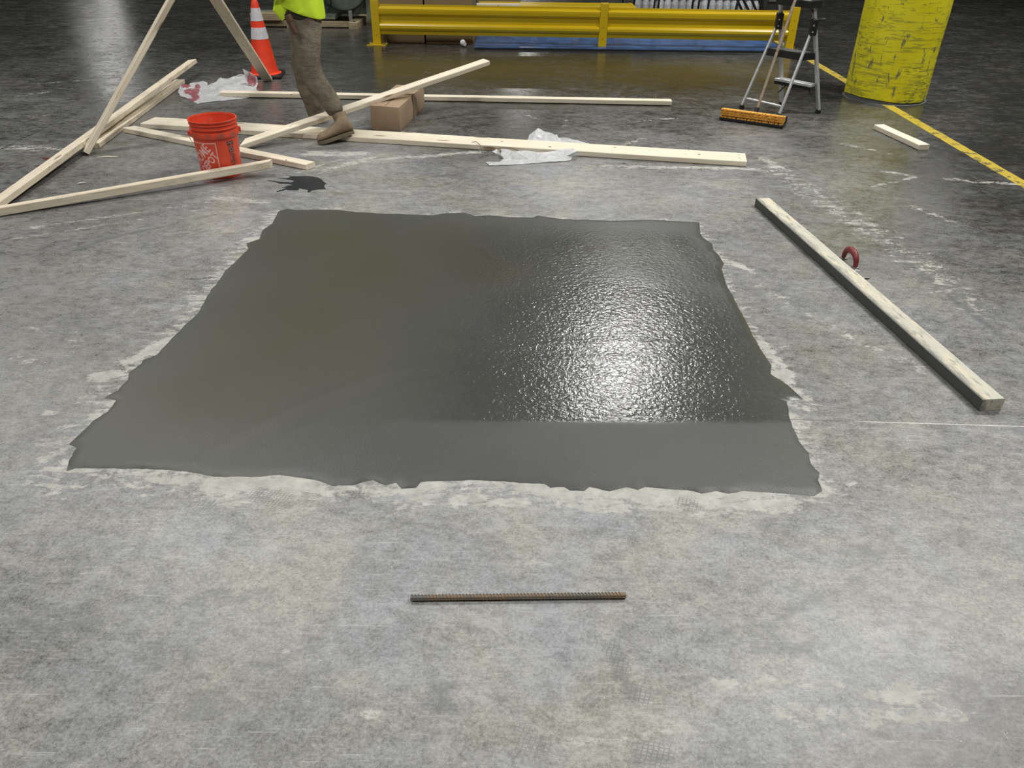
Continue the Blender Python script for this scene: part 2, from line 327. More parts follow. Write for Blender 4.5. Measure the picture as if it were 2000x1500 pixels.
def floor_material():
    t = NT('worn_polished_concrete'); c = t.co()
    du = t.attr('dust_and_light')
    st = t.map(c, (1.0, 1.7, 1), (0, 0, R(18))); st2 = t.map(c, (1.0, 1.8, 1), (0, 0, R(-28)))
    nL = t.noise(c, .9, 5, .6, .4); nM = t.noise(st, 3.4, 9, .70, 1.0); nS = t.noise(st2, 9, 9, .74, .8); nF = t.noise(c, 60, 6, .7); nB = t.noise(t.map(c, loc=(7, 3, 0)), 2.6, 8, .65, .6)
    S = lambda v, a=.32, b=.68: t.math('SUBTRACT', t.ss(v, a, b), .5)
    nI = t.noise(t.map(c, (1, 1.25, 1), (0, 0, R(30))), 22, 9, .78, .3)
    nG = t.noise(t.map(c, (1, 1, 1), loc=(4, 4, 0)), 110, 5, .7)
    # dust and painted falloff level, broken up by scrubbing
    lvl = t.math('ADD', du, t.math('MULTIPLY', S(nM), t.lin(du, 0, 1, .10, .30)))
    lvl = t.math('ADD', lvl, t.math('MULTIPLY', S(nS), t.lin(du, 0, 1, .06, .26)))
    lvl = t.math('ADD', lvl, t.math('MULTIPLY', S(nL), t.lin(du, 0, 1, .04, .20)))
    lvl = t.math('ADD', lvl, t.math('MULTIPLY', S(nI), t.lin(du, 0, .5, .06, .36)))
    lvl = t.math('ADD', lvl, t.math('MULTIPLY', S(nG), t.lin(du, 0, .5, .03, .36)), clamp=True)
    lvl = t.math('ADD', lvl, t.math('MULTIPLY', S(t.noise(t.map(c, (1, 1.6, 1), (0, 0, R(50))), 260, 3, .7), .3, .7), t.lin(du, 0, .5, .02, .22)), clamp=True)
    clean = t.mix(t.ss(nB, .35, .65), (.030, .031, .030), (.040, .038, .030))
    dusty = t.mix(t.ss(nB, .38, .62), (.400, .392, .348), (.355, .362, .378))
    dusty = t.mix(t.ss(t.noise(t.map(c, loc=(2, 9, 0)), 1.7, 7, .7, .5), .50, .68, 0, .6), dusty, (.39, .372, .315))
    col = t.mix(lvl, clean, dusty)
    # scratches: fine pale hairlines in several directions
    for ang, sc, lo in ((22, 9, .65), (-35, 8, .65), (62, 7, .65), (-14, 6, .66)):
        h = t.noise(t.map(c, (1.2, 60, 1), (0, 0, R(ang)), loc=(sc, 0, 0)), sc/2, 3, .6)
        col = t.mix(t.math('MULTIPLY', t.ss(h, lo-.015, lo+.03, 0, .55), t.math('MULTIPLY', t.ss(du, .1, .6, .25, 1), t.ss(nS, .42, .6))), col, (.52, .52, .49))
    # streaks of old residue on the clean slab
    hs = t.noise(t.map(c, (1.6, 8, 1), (0, 0, R(4))), 2.4, 6, .66, .5)
    col = t.mix(t.math('MULTIPLY', t.ss(hs, .60, .68, 0, .42), t.ss(nI, .4, .6)), col, (.22, .22, .205))
    sp = t.voro(c, 24); col = t.mix(t.math('MULTIPLY', t.ss(sp, .03, .06, .8, 0), t.ss(t.noise(c, 5, 3), .56, .6)), col, (.62, .62, .57))
    sp2 = t.voro(t.map(c, loc=(3, 3, 0)), 9); col = t.mix(t.math('MULTIPLY', t.ss(sp2, .02, .045, .6, 0), t.ss(du, .2, .5)), col, (.07, .07, .065))
    # cement slurry and other pale marks, with a lamp glare band painted in
    pn = t.math('ADD', t.math('MULTIPLY', S(t.noise(t.map(c, (1, 3.0, 1), (0, 0, R(8))), 7, 9, .74, .6)), 1.0), t.math('MULTIPLY', S(t.noise(c, 36, 8, .76)), .65))
    pv = t.math('ADD', t.attr('pale'), pn)
    pm = t.ss(pv, .48, .95, 0, .78)
    pm = t.math('MULTIPLY', pm, t.ss(t.attr('pale'), .02, .3))
    col = t.mix(pm, col, t.mix(t.ss(t.noise(c, 16, 8, .7), .35, .65), (.40, .395, .345), (.56, .555, .51)))
    # dark tyre rubber, damp and dirt, plus stud shadow bands painted in
    dv = t.math('ADD', t.attr('dark'), t.math('MULTIPLY', S(t.noise(st2, 9, 9, .74)), .9))
    dm = t.math('MULTIPLY', t.ss(dv, .25, 1.1, 0, .60), t.ss(t.attr('dark'), .02, .4))
    col = t.mix(dm, col, (.10, .105, .115))
    # boot sole lugs
    lug = t.voro(t.map(c, (1, 1.35, 1), (0, 0, R(15))), 85, 'DISTANCE_TO_EDGE', 'Distance', .25)
    lm = t.math('MULTIPLY', t.ss(lug, .06, .16, 1, 0), t.ss(t.math('ADD', t.attr('prints'), t.math('MULTIPLY', S(nS), .5)), .3, .8, 0, .75))
    col = t.mix(lm, col, (.15, .155, .155))
    # saw-cut joints
    sepn = t.n.new('ShaderNodeSeparateXYZ'); t.l.new(c, sepn.inputs[0])
    def line(p0, p1, w, colr, amt, xr=None):
        nonlocal col
        a, b = G(*p0), G(*p1); d = (b-a).to_2d().normalized(); nx_, ny_ = -d.y, d.x; c0 = -(nx_*a.x+ny_*a.y)
        v = t.math('ADD', t.math('ADD', t.math('MULTIPLY', sepn.outputs[0], nx_), t.math('MULTIPLY', sepn.outputs[1], ny_)), c0)
        v = t.math('ADD', v, t.math('MULTIPLY', t.math('SUBTRACT', nF, .5), .004))
        m = t.ss(t.math('ABSOLUTE', v), w*.4, w, amt, 0)
        if xr: m = t.math('MULTIPLY', m, t.math('MULTIPLY', t.ss(sepn.outputs[0], xr[0], xr[0]+.12), t.ss(sepn.outputs[0], xr[1]-.12, xr[1], 1, 0)))
        col = t.mix(m, col, colr)
    line((0, 771), (230, 779), .004, (.28, .20, .13), .5, (-2.2, -1.35))
    line((1541, 819), (2000, 833), .004, (.08, .08, .075), .75, (.9, 1.3))
    line((1541, 819), (2000, 833), .0035, (.62, .61, .56), .9, (1.2, 3.2))
    line((0, 292), (210, 190), .008, (.02, .02, .02), .7)
    ro = t.lin(lvl, 0, .27, .17, .40)
    ro = t.math('ADD', ro, t.math('MULTIPLY', S(nS), .10))
    ro = t.math('ADD', ro, t.math('MULTIPLY', pm, .28))
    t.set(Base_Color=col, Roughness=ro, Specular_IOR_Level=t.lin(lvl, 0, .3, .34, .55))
    h = t.math('ADD', t.math('MULTIPLY', nI, .6), t.math('MULTIPLY', nF, .3))
    b1 = t.bump(t.noise(c, 5, 3, .5), .45, .006)
    t.set(Normal=t.bump(h, .22, .004, b1))
    return t.m
M_floor = floor_material()
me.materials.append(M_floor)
floor = bpy.data.objects.new('floor', me); COL.objects.link(floor); floor['kind'] = 'structure'; floor['label'] = 'worn polished concrete warehouse floor'

M_wall = simple('grey_wall_panel', (.16, .165, .17), .8, scale=.5)
M_ceil = simple('dark_roof_deck', (.10, .10, .105), .85, scale=.5)
for nm, c, s in (('wall_left', (FX0-.15, (FY0+FY1)/2, CEIL/2), (.3, FY1-FY0, CEIL)), ('wall_right', (FX1+.15, (FY0+FY1)/2, CEIL/2), (.3, FY1-FY0, CEIL)),
                 ('wall_back', ((FX0+FX1)/2, FY1+.15, CEIL/2), (FX1-FX0, .3, CEIL)), ('wall_front', ((FX0+FX1)/2, FY0-.15, CEIL/2), (FX1-FX0, .3, CEIL))):
    o = MB().box(c, s).build(nm, M_wall); o['kind'] = 'structure'
o = MB().box(((FX0+FX1)/2, (FY0+FY1)/2, CEIL+.15), (FX1-FX0, FY1-FY0, .3)).build('ceiling', M_ceil); o['kind'] = 'structure'

# lamps: housing, diffuser (gives the light), two hangers
M_house = simple('white_lamp_housing', (.7, .7, .7), .5)
for i, (x, y, pw, ln) in enumerate(LAMPS):
    e = empty('ceiling_lamp', (x, y, LZ), 'unseen linear high-bay lamp hanging from the warehouse roof', 'lamp', group='high-bay lamps under the roof')
    MB().box((0, 0, .06), (ln+.06, .40, .08), bev=.01).build('housing', M_house, e)
    for sx in (-1, 1): MB().tube([(sx*ln*.4, 0, .1), (sx*ln*.4, 0, CEIL-LZ)], .006, 6).build('hanger', M_house, e)
    L = bpy.data.lights.new('lamp_light', 'AREA'); L.shape = 'RECTANGLE'; L.size = ln; L.size_y = .34; L.energy = pw; L.color = (1, .985, .955)
    lo = bpy.data.objects.new('lamp_light', L); COL.objects.link(lo); lo.parent = e; lo.location = (0, 0, .0)

# ------------------------------------------------------------------ fresh concrete patch
def build_patch():
    O = [(p.x, p.y) for p in OUT]
    xs = [p[0] for p in O]; ys = [p[1] for p in O]
    gx_ = np.arange(min(xs), max(xs), .022); gy_ = np.arange(min(ys), max(ys), .022)
    A, B = np.meshgrid(gx_, gy_); A = A.ravel()+np.random.RandomState(1).uniform(-.004, .004, A.size); B = B.ravel()+np.random.RandomState(2).uniform(-.004, .004, B.size)
    k = inpoly(A, B, O); A, B = A[k], B[k]
    d = np.full(len(A), 9.)
    for i in range(len(O)): d = np.minimum(d, segdist(A, B, O[i], O[(i+1) % len(O)])[0])
    k = d > .007; A, B, d = A[k], B[k], d[k]
    vs_, es_, fs_, *_ = (lambda r: (r[0], r[1], r[2]))(delaunay_2d_cdt([Vector(p) for p in O]+[Vector((a, b)) for a, b in zip(A, B)], [(i, (i+1) % len(O)) for i in range(len(O))], [], 1, 1e-6))
    n0_ = len(O)
    co = []
    for i, v in enumerate(vs_):
        if i < n0_: z = .0006
        else:
            z = .0045+.0012*mnoise.noise(Vector((v.x*3, v.y*3, 0)))
            # trowel ridge arcs
            for cx, cy, rad, amp in ((.45, 1.1, 1.75, .0012), (.45, 1.1, 1.62, .001), (.5, 1.0, 1.55, .0008)):
                q = math.hypot(v.x-cx, v.y-cy)-rad; z += amp*math.exp(-(q/.02)**2)
        co.append((v.x, v.y, z))
    me = bpy.data.meshes.new('wet_concrete_patch'); me.from_pydata(co, [], [list(f) for f in fs_]); me.update()
    P = np.array(co); px, py = P[:, 0], P[:, 1]
    def fld(strokes):
        a = np.zeros(len(P))
        for pts, w, amp in strokes:
            pts = [G(*p).to_2d() for p in pts]; b = np.full(len(P), 99.)
            if len(pts) == 1: b = np.hypot(px-pts[0].x, py-pts[0].y)
            for s0, s1 in zip(pts, pts[1:]): b = np.minimum(b, segdist(px, py, s0, s1)[0])
            q = np.clip(1-b/w, 0, 1); a = np.maximum(a, amp*(q*q*(3-2*q)))
        return a
    olive = fld([([(640,480),(720,540),(600,600),(560,690),(430,760)], .75, 1.0), ([(860,470),(930,520)], .5, .8), ([(1150,480),(1230,490)], .4, .45), ([(520,740),(480,800)], .4, .5)])
    yb = np.array([G(800, 828)[1], G(1560, 830)[1]]); xb = np.array([G(800, 828)[0], G(1560, 830)[0]])
    yl = yb[0]+(px-xb[0])*(yb[1]-yb[0])/(xb[1]-xb[0])
    glit = np.clip((py-yl)/.02, 0, 1)*np.clip(fld([([(1200,800),(1180,650)], 1.05, 1.7), ([(1130,640),(1080,500)], .85, .9), ([(1250,480),(1300,600)], .5, .7), ([(1320,470),(1380,540)], .25, .7), ([(1400,760),(1450,850)], .4, .7)]), 0, 1)
    strip = np.clip((yl-py)/.02, 0, 1)
    for nm, a in (('olive', olive), ('glit', glit), ('strip', strip)):
        at = me.attributes.new(nm, 'FLOAT', 'POINT'); at.data.foreach_set('value', a.astype(np.float32))
    t = NT('wet_concrete'); c = t.co()
    n1 = t.noise(c, 2.2, 6, .6); n2 = t.noise(c, 90, 4, .6)
    ol = t.math('MULTIPLY', t.attr('olive'), t.ss(n1, .25, .7, .5, 1.1), clamp=True)
    col = t.mix(t.ss(n1, .3, .7), (.063, .0655, .0585), (.075, .077, .070))
    col = t.mix(ol, col, (.060, .059, .037))
    gl = t.attr('glit'); stp = t.attr('strip')
    col = t.mix(t.ss(n2, .62, .75, 0, .3), col, (.18, .185, .175))
    pk = t.voro(c, 11); col = t.mix(t.ss(pk, .02, .035, .7, 0), col, (.03, .03, .022))
    cst = t.map(c, (1, 1.0, 1), (0, 0, R(-4)))
    hg = t.noise(cst, 56, 2, .5, .4); hl = t.noise(c, 9, 3, .5); hf = t.noise(c, 260, 2, .6)
    b = t.bump(hl, .22, .004)
    b = t.bump(hg, t.math('ADD', .05, t.math('MULTIPLY', gl, .95)), .0021, b)
    b = t.bump(hf, t.math('ADD', .10, t.math('MULTIPLY', stp, .30)), .0022, b)
    wetspot = t.ss(t.noise(t.map(c, loc=(5, 1, 0)), 60, 4, .65, .6), .35, .65, .72, 1)
    ro = t.math('ADD', t.math('SUBTRACT', .44, t.math('MULTIPLY', t.math('MULTIPLY', gl, wetspot), .34)), t.math('MULTIPLY', stp, -.03))
    t.set(Base_Color=col, Roughness=ro, Normal=b, Specular_IOR_Level=.5)
    me.materials.append(t.m)
    for f in me.polygons: f.use_smooth = True
    o = bpy.data.objects.new('wet_concrete_patch', me); COL.objects.link(o)
    return tag(o, 'large square of freshly poured wet dark grey concrete in the middle of the floor', 'concrete patch')
build_patch()

# puddle
def flat_blob(name, pts_px, mat, h=.0015, step=.02, jit=.006):
    O = [G(*p).to_2d() for p in pts_px]; P = []
    for i, a in enumerate(O):
        b = O[(i+1) % len(O)]; k = max(1, int((b-a).length/step))
        for j in range(k):
            p = a+(b-a)*(j/k); P.append((p.x+jit*mnoise.noise(Vector((p.x*30, p.y*30, 0))), p.y+jit*mnoise.noise(Vector((p.x*30, p.y*30, 9)))))
    return MB().prism(P, h, .0002).build(name, mat)
t = NT('dark_damp_film'); t.set(Base_Color=t.mix(t.noise(t.co(), 12, 5), (.022, .026, .029), (.04, .045, .048)), Roughness=.28); M_damp = t.m
pz = lambda x, y: (520+x*.09, 320+y*.09)
pud = flat_blob('water_puddle', [pz(*p) for p in [(270,310),(440,320),(540,280),(440,250),(560,275),(680,275),(860,265),(1000,275),(1130,300),(1210,350),(1240,390),(1310,425),(1255,470),(1270,520),(1295,545),(1110,560),(975,580),(950,610),(905,620),(905,570),(800,550),(730,530),(680,570),(560,575),(470,570),(430,560),(230,620),(225,600),(450,520),(340,520),(480,475),(600,470),(500,440),(300,430),(150,385),(20,365),(70,362),(340,395),(560,410),(620,370),(480,345),(330,325)]], M_damp)
tag(pud, 'dark wet spill on the floor just below the right end of the crossed studs', 'puddle')

# yellow floor marking
t = NT('worn_yellow_floor_paint'); c = t.co()
n = t.noise(t.map(c, (1, 1, 1)), 9, 8, .72); n2 = t.noise(c, 70, 5, .7)
wearv = t.math('ADD', n, t.math('MULTIPLY', t.math('SUBTRACT', n2, .5), .4))
col = t.mix(t.ss(n2, .35, .65), sl(168, 148, 45), sl(205, 180, 60)); col = t.mix(t.ss(wearv, .54, .62), col, (.07, .068, .05))
t.set(Base_Color=col, Roughness=.5); M_line = t.m
d = (YB-YA).normalized(); nrm = Vector((-d.y, d.x, 0))
A0 = YA-d*6; B0 = YB+d*6
pl = []
Lm = (B0-A0).length; kk = int(Lm/.08)
for sgn in (1, -1):
    rng = range(kk+1) if sgn > 0 else range(kk, -1, -1)
    for j in rng:
        p = A0+d*(Lm*j/kk)+nrm*(sgn*(.048+.006*mnoise.noise(Vector((j*.5, sgn*3, 0))))); pl.append((p.x, p.y))
o = MB().prism(pl, .0012, .0001).build('trim_1', M_line); o['kind'] = 'structure'; o['label'] = 'worn yellow painted line on the floor'

# ------------------------------------------------------------------ wood
def wood(name, hi, lo, dirt=None, dirtamt=.5, rough=.6, seed=0):
    t = NT(name); c0 = t.co()
    add = t.n.new('ShaderNodeVectorMath'); add.operation = 'ADD'; t.l.new(c0, add.inputs[0])
    cmb = t.n.new('ShaderNodeCombineXYZ'); r_ = t.math('MULTIPLY', t.rnd(), 40)
    for k in range(3): t.l.new(r_, cmb.inputs[k])
    t.l.new(cmb.outputs[0], add.inputs[1]); c = add.outputs[0]
    g = t.noise(t.map(c, (1.2, 28, 28)), 2.2, 6, .6, 1.2); g2 = t.noise(t.map(c, (.6, 3, 3)), 2, 3)
    col = t.mix(t.ss(g, .35, .68), hi, lo); col = t.mix(t.ss(g2, .4, .75, 0, .45), col, tuple(v*.82 for v in hi[:3]))
    kn = t.voro(t.map(c, (2.2, 9, 9)), 1.0); col = t.mix(t.ss(kn, .07, .16, .8, 0), col, (.20, .105, .045))
    nh = t.voro(t.map(c, (6, 26, 26), loc=(3, 1, 2)), 1.0); col = t.mix(t.math('MULTIPLY', t.ss(nh, .05, .09, .85, 0), t.ss(t.noise(c, 2.5, 1), .5, .55)), col, (.03, .02, .015))
    if dirt is not None:
        dn = t.noise(t.map(c, (2.5, 8, 8)), 2.2, 7, .68); col = t.mix(t.ss(dn, .60-dirtamt*.35, .85-dirtamt*.3, 0, .95), col, dirt)
    t.set(Base_Color=col, Roughness=rough, Specular_IOR_Level=.3, Normal=t.bump(g, .25, .002))
    return t.m
M_pine = wood('pale_new_pine', (.86, .79, .65), (.74, .64, .47))
M_pine2 = wood('pine_with_scuffs', (.80, .72, .57), (.64, .54, .39), (.36, .32, .25), .25)
M_pallet = wood('pallet_wood', (.42, .34, .22), (.30, .23, .13), (.15, .12, .08), .3)
M_nail = simple('nail_steel', (.55, .55, .56), .35, 1)
M_knot = simple('dark_knot', (.05, .03, .018), .8)

def frame(p0, p1, roll=0, up=Vector((0, 0, 1))):
    p0 = Vector(p0); p1 = Vector(p1); x = (p1-p0).normalized(); y = up.cross(x).normalized(); z = x.cross(y)
    cr, sr = math.cos(roll), math.sin(roll); y, z = y*cr+z*sr, z*cr-y*sr
    m = (p0+p1)/2
    return Matrix(((x.x, y.x, z.x, m.x), (x.y, y.y, z.y, m.y), (x.z, y.z, z.z, m.z), (0, 0, 0, 1))), (p1-p0).length
def board(p0, p1, w, h, mat, label, roll=0, group=None, nails=(), name='wooden_stud', cut=(0, 0), bow=0, cat='lumber', up=Vector((0, 0, 1)), knots=()):
    M, L = frame(p0, p1, roll, up)
    bm = bmesh.new(); n = max(8, int(L/.12)); b = .0035; rings = []
    sec = [(-w/2+b, -h/2), (w/2-b, -h/2), (w/2, -h/2+b), (w/2, h/2-b), (w/2-b, h/2), (-w/2+b, h/2), (-w/2, h/2-b), (-w/2, -h/2+b)]
    sd = random.random()*50
    for i in range(n+1):
        x = -L/2+L*i/n; e = bow*(1-(2*i/n-1)**2); wb = .0012
        rings.append([bm.verts.new((x+(cut[0]*y/w*(i == 0))+(cut[1]*y/w*(i == n)), y+wb*mnoise.noise(Vector((x*3, sd, k))), z+e+wb*mnoise.noise(Vector((x*3, sd+9, k))))) for k, (y, z) in enumerate(sec)])
    for A, B in zip(rings, rings[1:]):
        for k in range(8): bm.faces.new((A[k], A[(k+1) % 8], B[(k+1) % 8], B[k]))
    bm.faces.new(rings[0][::-1]); bm.faces.new(rings[-1])
    bmesh.ops.recalc_face_normals(bm, faces=bm.faces)
    me = bpy.data.meshes.new(name); bm.to_mesh(me); bm.free(); o = link(name, me, mat); o.matrix_world = M
    tag(o, label, cat, group)
    for (s, y) in nails:        # nails standing out of the top face
        x = -L/2+L*s
        MB().tube([(x, y, h/2-.01), (x+.002, y, h/2+.045), (x+.006, y+.003, h/2+.062)], .0018, 6).build('nail', M_nail, o)
    for (s, y, r_, face) in knots:
        x = -L/2+L*s; m = MB()
        q = [(x+1.6*r_*math.cos(a)*(1+.2*math.sin(3*a)), y+r_*math.sin(a)) for a in [k*math.pi/6 for k in range(12)]]
        Mk = Matrix.Translation((0, 0, h/2+.0002)) if face == 'top' else Matrix(((1, 0, 0, 0), (0, 0, 1 if face == 'right' else -1, (1 if face == 'right' else -1)*(w/2+.0002)-0), (0, 1, 0, 0), (0, 0, 0, 1)))
        m.prism(q, .0004, -.0001, Mk).build('knot', M_knot, o)
    return o
W, T = .089, .038
GRP = None
# long wide plank lying flat across the floor behind the patch
a = (G(287, 241, T)+G(291, 229, T))/2; b = (G(1457, 315, T)+G(1457, 300, T))/2
PLK_W = .215
board((a.x, a.y, T/2+.001), (b.x, b.y, T/2+.001), PLK_W, T, M_pine, 'widest and longest pale board, flat on the floor between box and patch', cut=(.0, 0),
      knots=[(.99, .04, .004, 'top'), (.99, -.03, .004, 'top'), (.93, .0, .007, 'top'), (.80, .05, .006, 'top'), (.70, -.05, .008, 'top'), (.62, .02, .006, 'top')])
# thin stud far behind
a = G(432, 180, T); b = G(1311, 197, T)
board((a.x, a.y, T/2+.008), (b.x, b.y, T/2+.008), W, T, M_pine, 'thin pale stud lying farthest back, its left end on crumpled white plastic', nails=[(.27, .0), (.965, .0)])
# F: stud on the floor, upper right to lower right under the bucket side
a = G(252, 248, T); b = G(606, 319, T)
F0, F1 = Vector((a.x, a.y, T/2+.002)), Vector((b.x, b.y, T/2+.002))
board(F0+Vector((0, 0, .0)), F1, W, T, M_pine, 'pale stud on the floor passing behind the orange bucket', cut=(.03, 0), knots=[(.9, -.035, .006, 'top')])
# E: stud in front of the bucket, resting on F at its right end
a = G(-60, 424, T/2); b = G(530, 322, T*1.5+.006)
E0, E1 = Vector((a.x, a.y, T/2+.004)), Vector((b.x, b.y, T*1.5+.008))
board(E0, E1+Vector((0, 0, .006)), .050, .048, M_pine2, 'scuffed pale stud crossing in front of the orange bucket', cut=(0, .03), knots=[(.76, .0, .008, 'right'), (.62, .012, .01, 'right')])
# leaning pair
Afoot = G(167, 299, .012); Apex = CAMP+ray(381, -86)*5.62
Bfoot = G(523, 156, .012); Bapex = CAMP+ray(377, -70)*5.72
board(Afoot, Afoot+(Apex-Afoot)*1.04, W, T, M_pine2, 'left leg of the leaning stud pair, its foot on the floor left of the bucket', roll=R(-16))
board(Bfoot, Bfoot+(Bapex-Bfoot)*1.03, W, T, M_pine2, 'right leg of the leaning stud pair, its foot at the traffic cone', roll=R(12))
# C: long stud rising to the right behind the left leg
a = G(-14, 404, .028); b = CAMP+ray(376, 120)*7.85
board((a.x, a.y, .028), b, W, T, M_pine2, 'long raised stud running up from the left edge, higher of the two side by side', roll=R(-9))
# D below it
a = G(182, 285, T/2); b = G(352, 159, T/2)
board((a.x, a.y, T/2+.001), (b.x, b.y, T/2+.001), W, T, M_pine2, 'stud lying on the floor under the long raised stud, ending at the white plastic')
# H: diagonal over the box
a = G(476, 287, T/2); H0 = Vector((a.x, a.y, T/2+.02))
H1 = CAMP+ray(950, 121)*6.68
board(H0, H1, .07, T, M_pine, 'pale stud slanting up over the cardboard box, low end by the bucket', roll=R(12), cut=(.08, -.02), knots=[(.62, .0, .005, 'right'), (.82, .0, .004, 'right')], up=Vector((0, 0, 1)))
# J: short offcut
a = G(1717, 243, T); b = G(1806, 283, T)
board((a.x, a.y, T/2+.001), (b.x, b.y, T/2+.001), W, T, M_pine, 'short pale offcut of lumber near the yellow floor line', name='wood_offcut')
# K: screed board with concrete on it
t = NT('screed_wood_with_cement'); c = t.co()
g = t.noise(t.map(c, (1.2, 28, 28)), 2.2, 6, .6, 1.2)
col = t.mix(t.ss(g, .35, .7), (.72, .66, .50), (.62, .53, .37))
cem = t.noise(t.map(c, (2.0, 9, 9)), 2.6, 8, .7)
sp = t.n.new('ShaderNodeSeparateXYZ'); t.l.new(c, sp.inputs[0])
low = t.ss(t.math('ADD', sp.outputs[1], t.math('MULTIPLY', t.math('SUBTRACT', cem, .5), .08)), .012, .045)      # cement thickest along the working side
col = t.mix(t.ss(cem, .36, .56, 0, .78), col, (.50, .50, .44))
col = t.mix(t.ss(t.noise(t.map(c, (3, 14, 14), loc=(2, 2, 2)), 3, 6, .7), .52, .64, 0, .7), col, (.20, .205, .18))
col = t.mix(t.math('MULTIPLY', low, .8), col, (.14, .145, .13))
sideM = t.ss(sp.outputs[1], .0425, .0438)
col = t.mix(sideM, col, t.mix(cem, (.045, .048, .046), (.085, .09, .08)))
t.set(Base_Color=col, Roughness=.65, Normal=t.bump(cem, .5, .004)); M_screed = t.m
a = G(1485, 387, T); b = G(1949, 782, T)
K0, K1 = Vector((a.x, a.y, T/2+.001)), Vector((b.x, b.y, T/2+.001))
HK = .05
a = G(1490, 387, HK); b = G(1942, 780, HK)
o = board((b.x, b.y, HK/2+.001), (a.x, a.y, HK/2+.001), W, HK, M_screed, 'cement-crusted long screed board lying right of the fresh patch', name='screed_board')

# ------------------------------------------------------------------ rebar
t = NT('rusty_rebar'); c = t.co(); n = t.noise(c, 9, 5, .6); n2 = t.noise(c, 120, 4)
col = t.mix(t.ss(n, .4, .6), (.21, .15, .095), (.15, .14, .12)); col = t.mix(t.ss(n2, .55, .7, 0, .6), col, (.34, .23, .14))
t.set(Base_Color=col, Roughness=.55, Metallic=.35, Normal=t.bump(n2, .3, .001)); M_rebar = t.m
a = G(802, 1168, .009); b = G(1222, 1163, .009)
e = empty('rebar', ((a.x+b.x)/2, (a.y+b.y)/2, .0095), 'short rusty length of ribbed reinforcing bar on the floor', 'rebar', rz=math.atan2(b.y-a.y, b.x-a.x))
Lr = (b-a).length; m = MB(); m.tube([(-Lr/2, 0, 0), (Lr/2, 0, 0)], .0072, 16); m.build('bar', M_rebar, e, smooth=True)
m = MB(); nr = 62
for i in range(nr):
    x = -Lr/2+.006+(Lr-.012)*i/nr
    for s_ in (0, 1):
        pts = []
        for k in range(9):
            an = math.pi*(k/8)+s_*math.pi; pts.append((x+.007*(k/8-.5)*1.3, .0080*math.cos(an), .0080*math.sin(an)))
        m.tube(pts, .0013, 5)
m.build('rib', M_rebar, e, smooth=True)
for s_ in (-1, 1): MB().box((0, s_*.0080, 0), (Lr-.004, .0022, .002)).build('seam', M_rebar, e)

# ------------------------------------------------------------------ hand float behind the screed board
M_redgrip = simple('dusty_dark_red_grip', (.20, .028, .03), .45, dirt=(.22, .2, .18), dscale=30)
M_dirtyst = simple('cement_coated_steel', (.25, .25, .24), .45, .7, dirt=(.4, .39, .36), dscale=20)
fp = G(1637, 520, 0); kd = (K1-K0).normalized()
ang = math.atan2(kd.y, kd.x)
fn = Vector((-kd.y, kd.x, 0)).normalized(); fa = K0+kd*((fp-K0).dot(kd)); fp = fa+fn*.098
e = empty('hand_float', (fp.x, fp.y, 0), 'magnesium hand float with red curved handle behind the screed board', 'trowel', rz=ang)
MB().box((0.02, -.015, .006), (.30, .075, .010), bev=.003).build('blade', M_dirtyst, e)
m = MB(); pts = []
for k in range(15):
    an = math.pi*k/14; pts.append((-.062*math.cos(an)-.005, 0, .02+.062*math.sin(an)**.8))
m.tube(pts, [.011+.006*math.sin(math.pi*k/14) for k in range(15)], 12); m.build('handle', M_redgrip, e, smooth=True)
for bx in (-.067, .057): MB().box((bx, 0, .014), (.03, .03, .012), bev=.003).build('bracket', M_dirtyst, e)
M_stone = simple('pale_chip', (.6, .6, .56), .8)
p = G(1672, 532, 0); m = MB(); m.tube([(p.x-.02, p.y, .006), (p.x, p.y, .008), (p.x+.022, p.y-.004, .005)], [.004, .009, .004], 7); tag(m.build('concrete_chip', M_stone), 'pale chip of concrete beside the red-handled hand float', 'debris')

# ------------------------------------------------------------------ yellow column
t = NT('scuffed_yellow_column'); c = t.co()
cy = t.map(c, (3, 3, 26)); s1 = t.noise(cy, 1.5, 7, .72, .3); s2 = t.noise(t.map(c, (9, 9, 3)), 1.6, 7, .7, .4); s3 = t.noise(t.map(c, (14, 14, 70)), 1.5, 4, .6)
col = t.mix(t.ss(t.noise(c, 3, 4), .3, .7), sl(226, 215, 30), sl(236, 226, 50))
spz = t.n.new('ShaderNodeSeparateXYZ'); t.l.new(c, spz.inputs[0])
lowz = t.ss(spz.outputs[2], 0.1, 1.2, .06, 0)
col = t.mix(t.ss(t.math('ADD', s1, lowz), .55, .63, 0, .55), col, (.20, .19, .05))
col = t.mix(t.math('MULTIPLY', t.ss(t.math('ADD', s3, lowz), .60, .66, 0, .65), t.ss(t.noise(c, 2.6, 5, .7), .47, .58)), col, (.09, .085, .03))
col = t.mix(t.ss(t.math('ADD', s2, lowz), .61, .67, 0, .85), col, (.13, .13, .11))
t.set(Base_Color=col, Roughness=.5, Specular_IOR_Level=.3, Normal=t.bump(s1, .3, .004)); M_col = t.m
cb = G(1722, 204, 0); cR = .36
dirc = Vector((cb.x, cb.y, 0)).normalized(); cc = Vector((cb.x, cb.y, 0))+dirc*cR
e = empty('concrete_column', cc, 'round building column painted scuffed yellow at the right', 'column')
m = MB(); prof = [(cR+.004, .028)]+[(cR+.004+.002*math.sin(k*1.3), .03+k*.12) for k in range(1, 19)]+[(cR, 2.22), (0, 2.22)]
m.lathe(prof, 64)
for v in m.bm.verts:
    if v.co.z < .06 and math.hypot(v.co.x, v.co.y) > .1:
        a_ = math.atan2(v.co.y, v.co.x); v.co.z += .012*math.sin(a_*2+.6)+.008*mnoise.noise(Vector((a_*3, 0, 0)))
m.build('yellow_wrap', M_col, e, smooth=True)
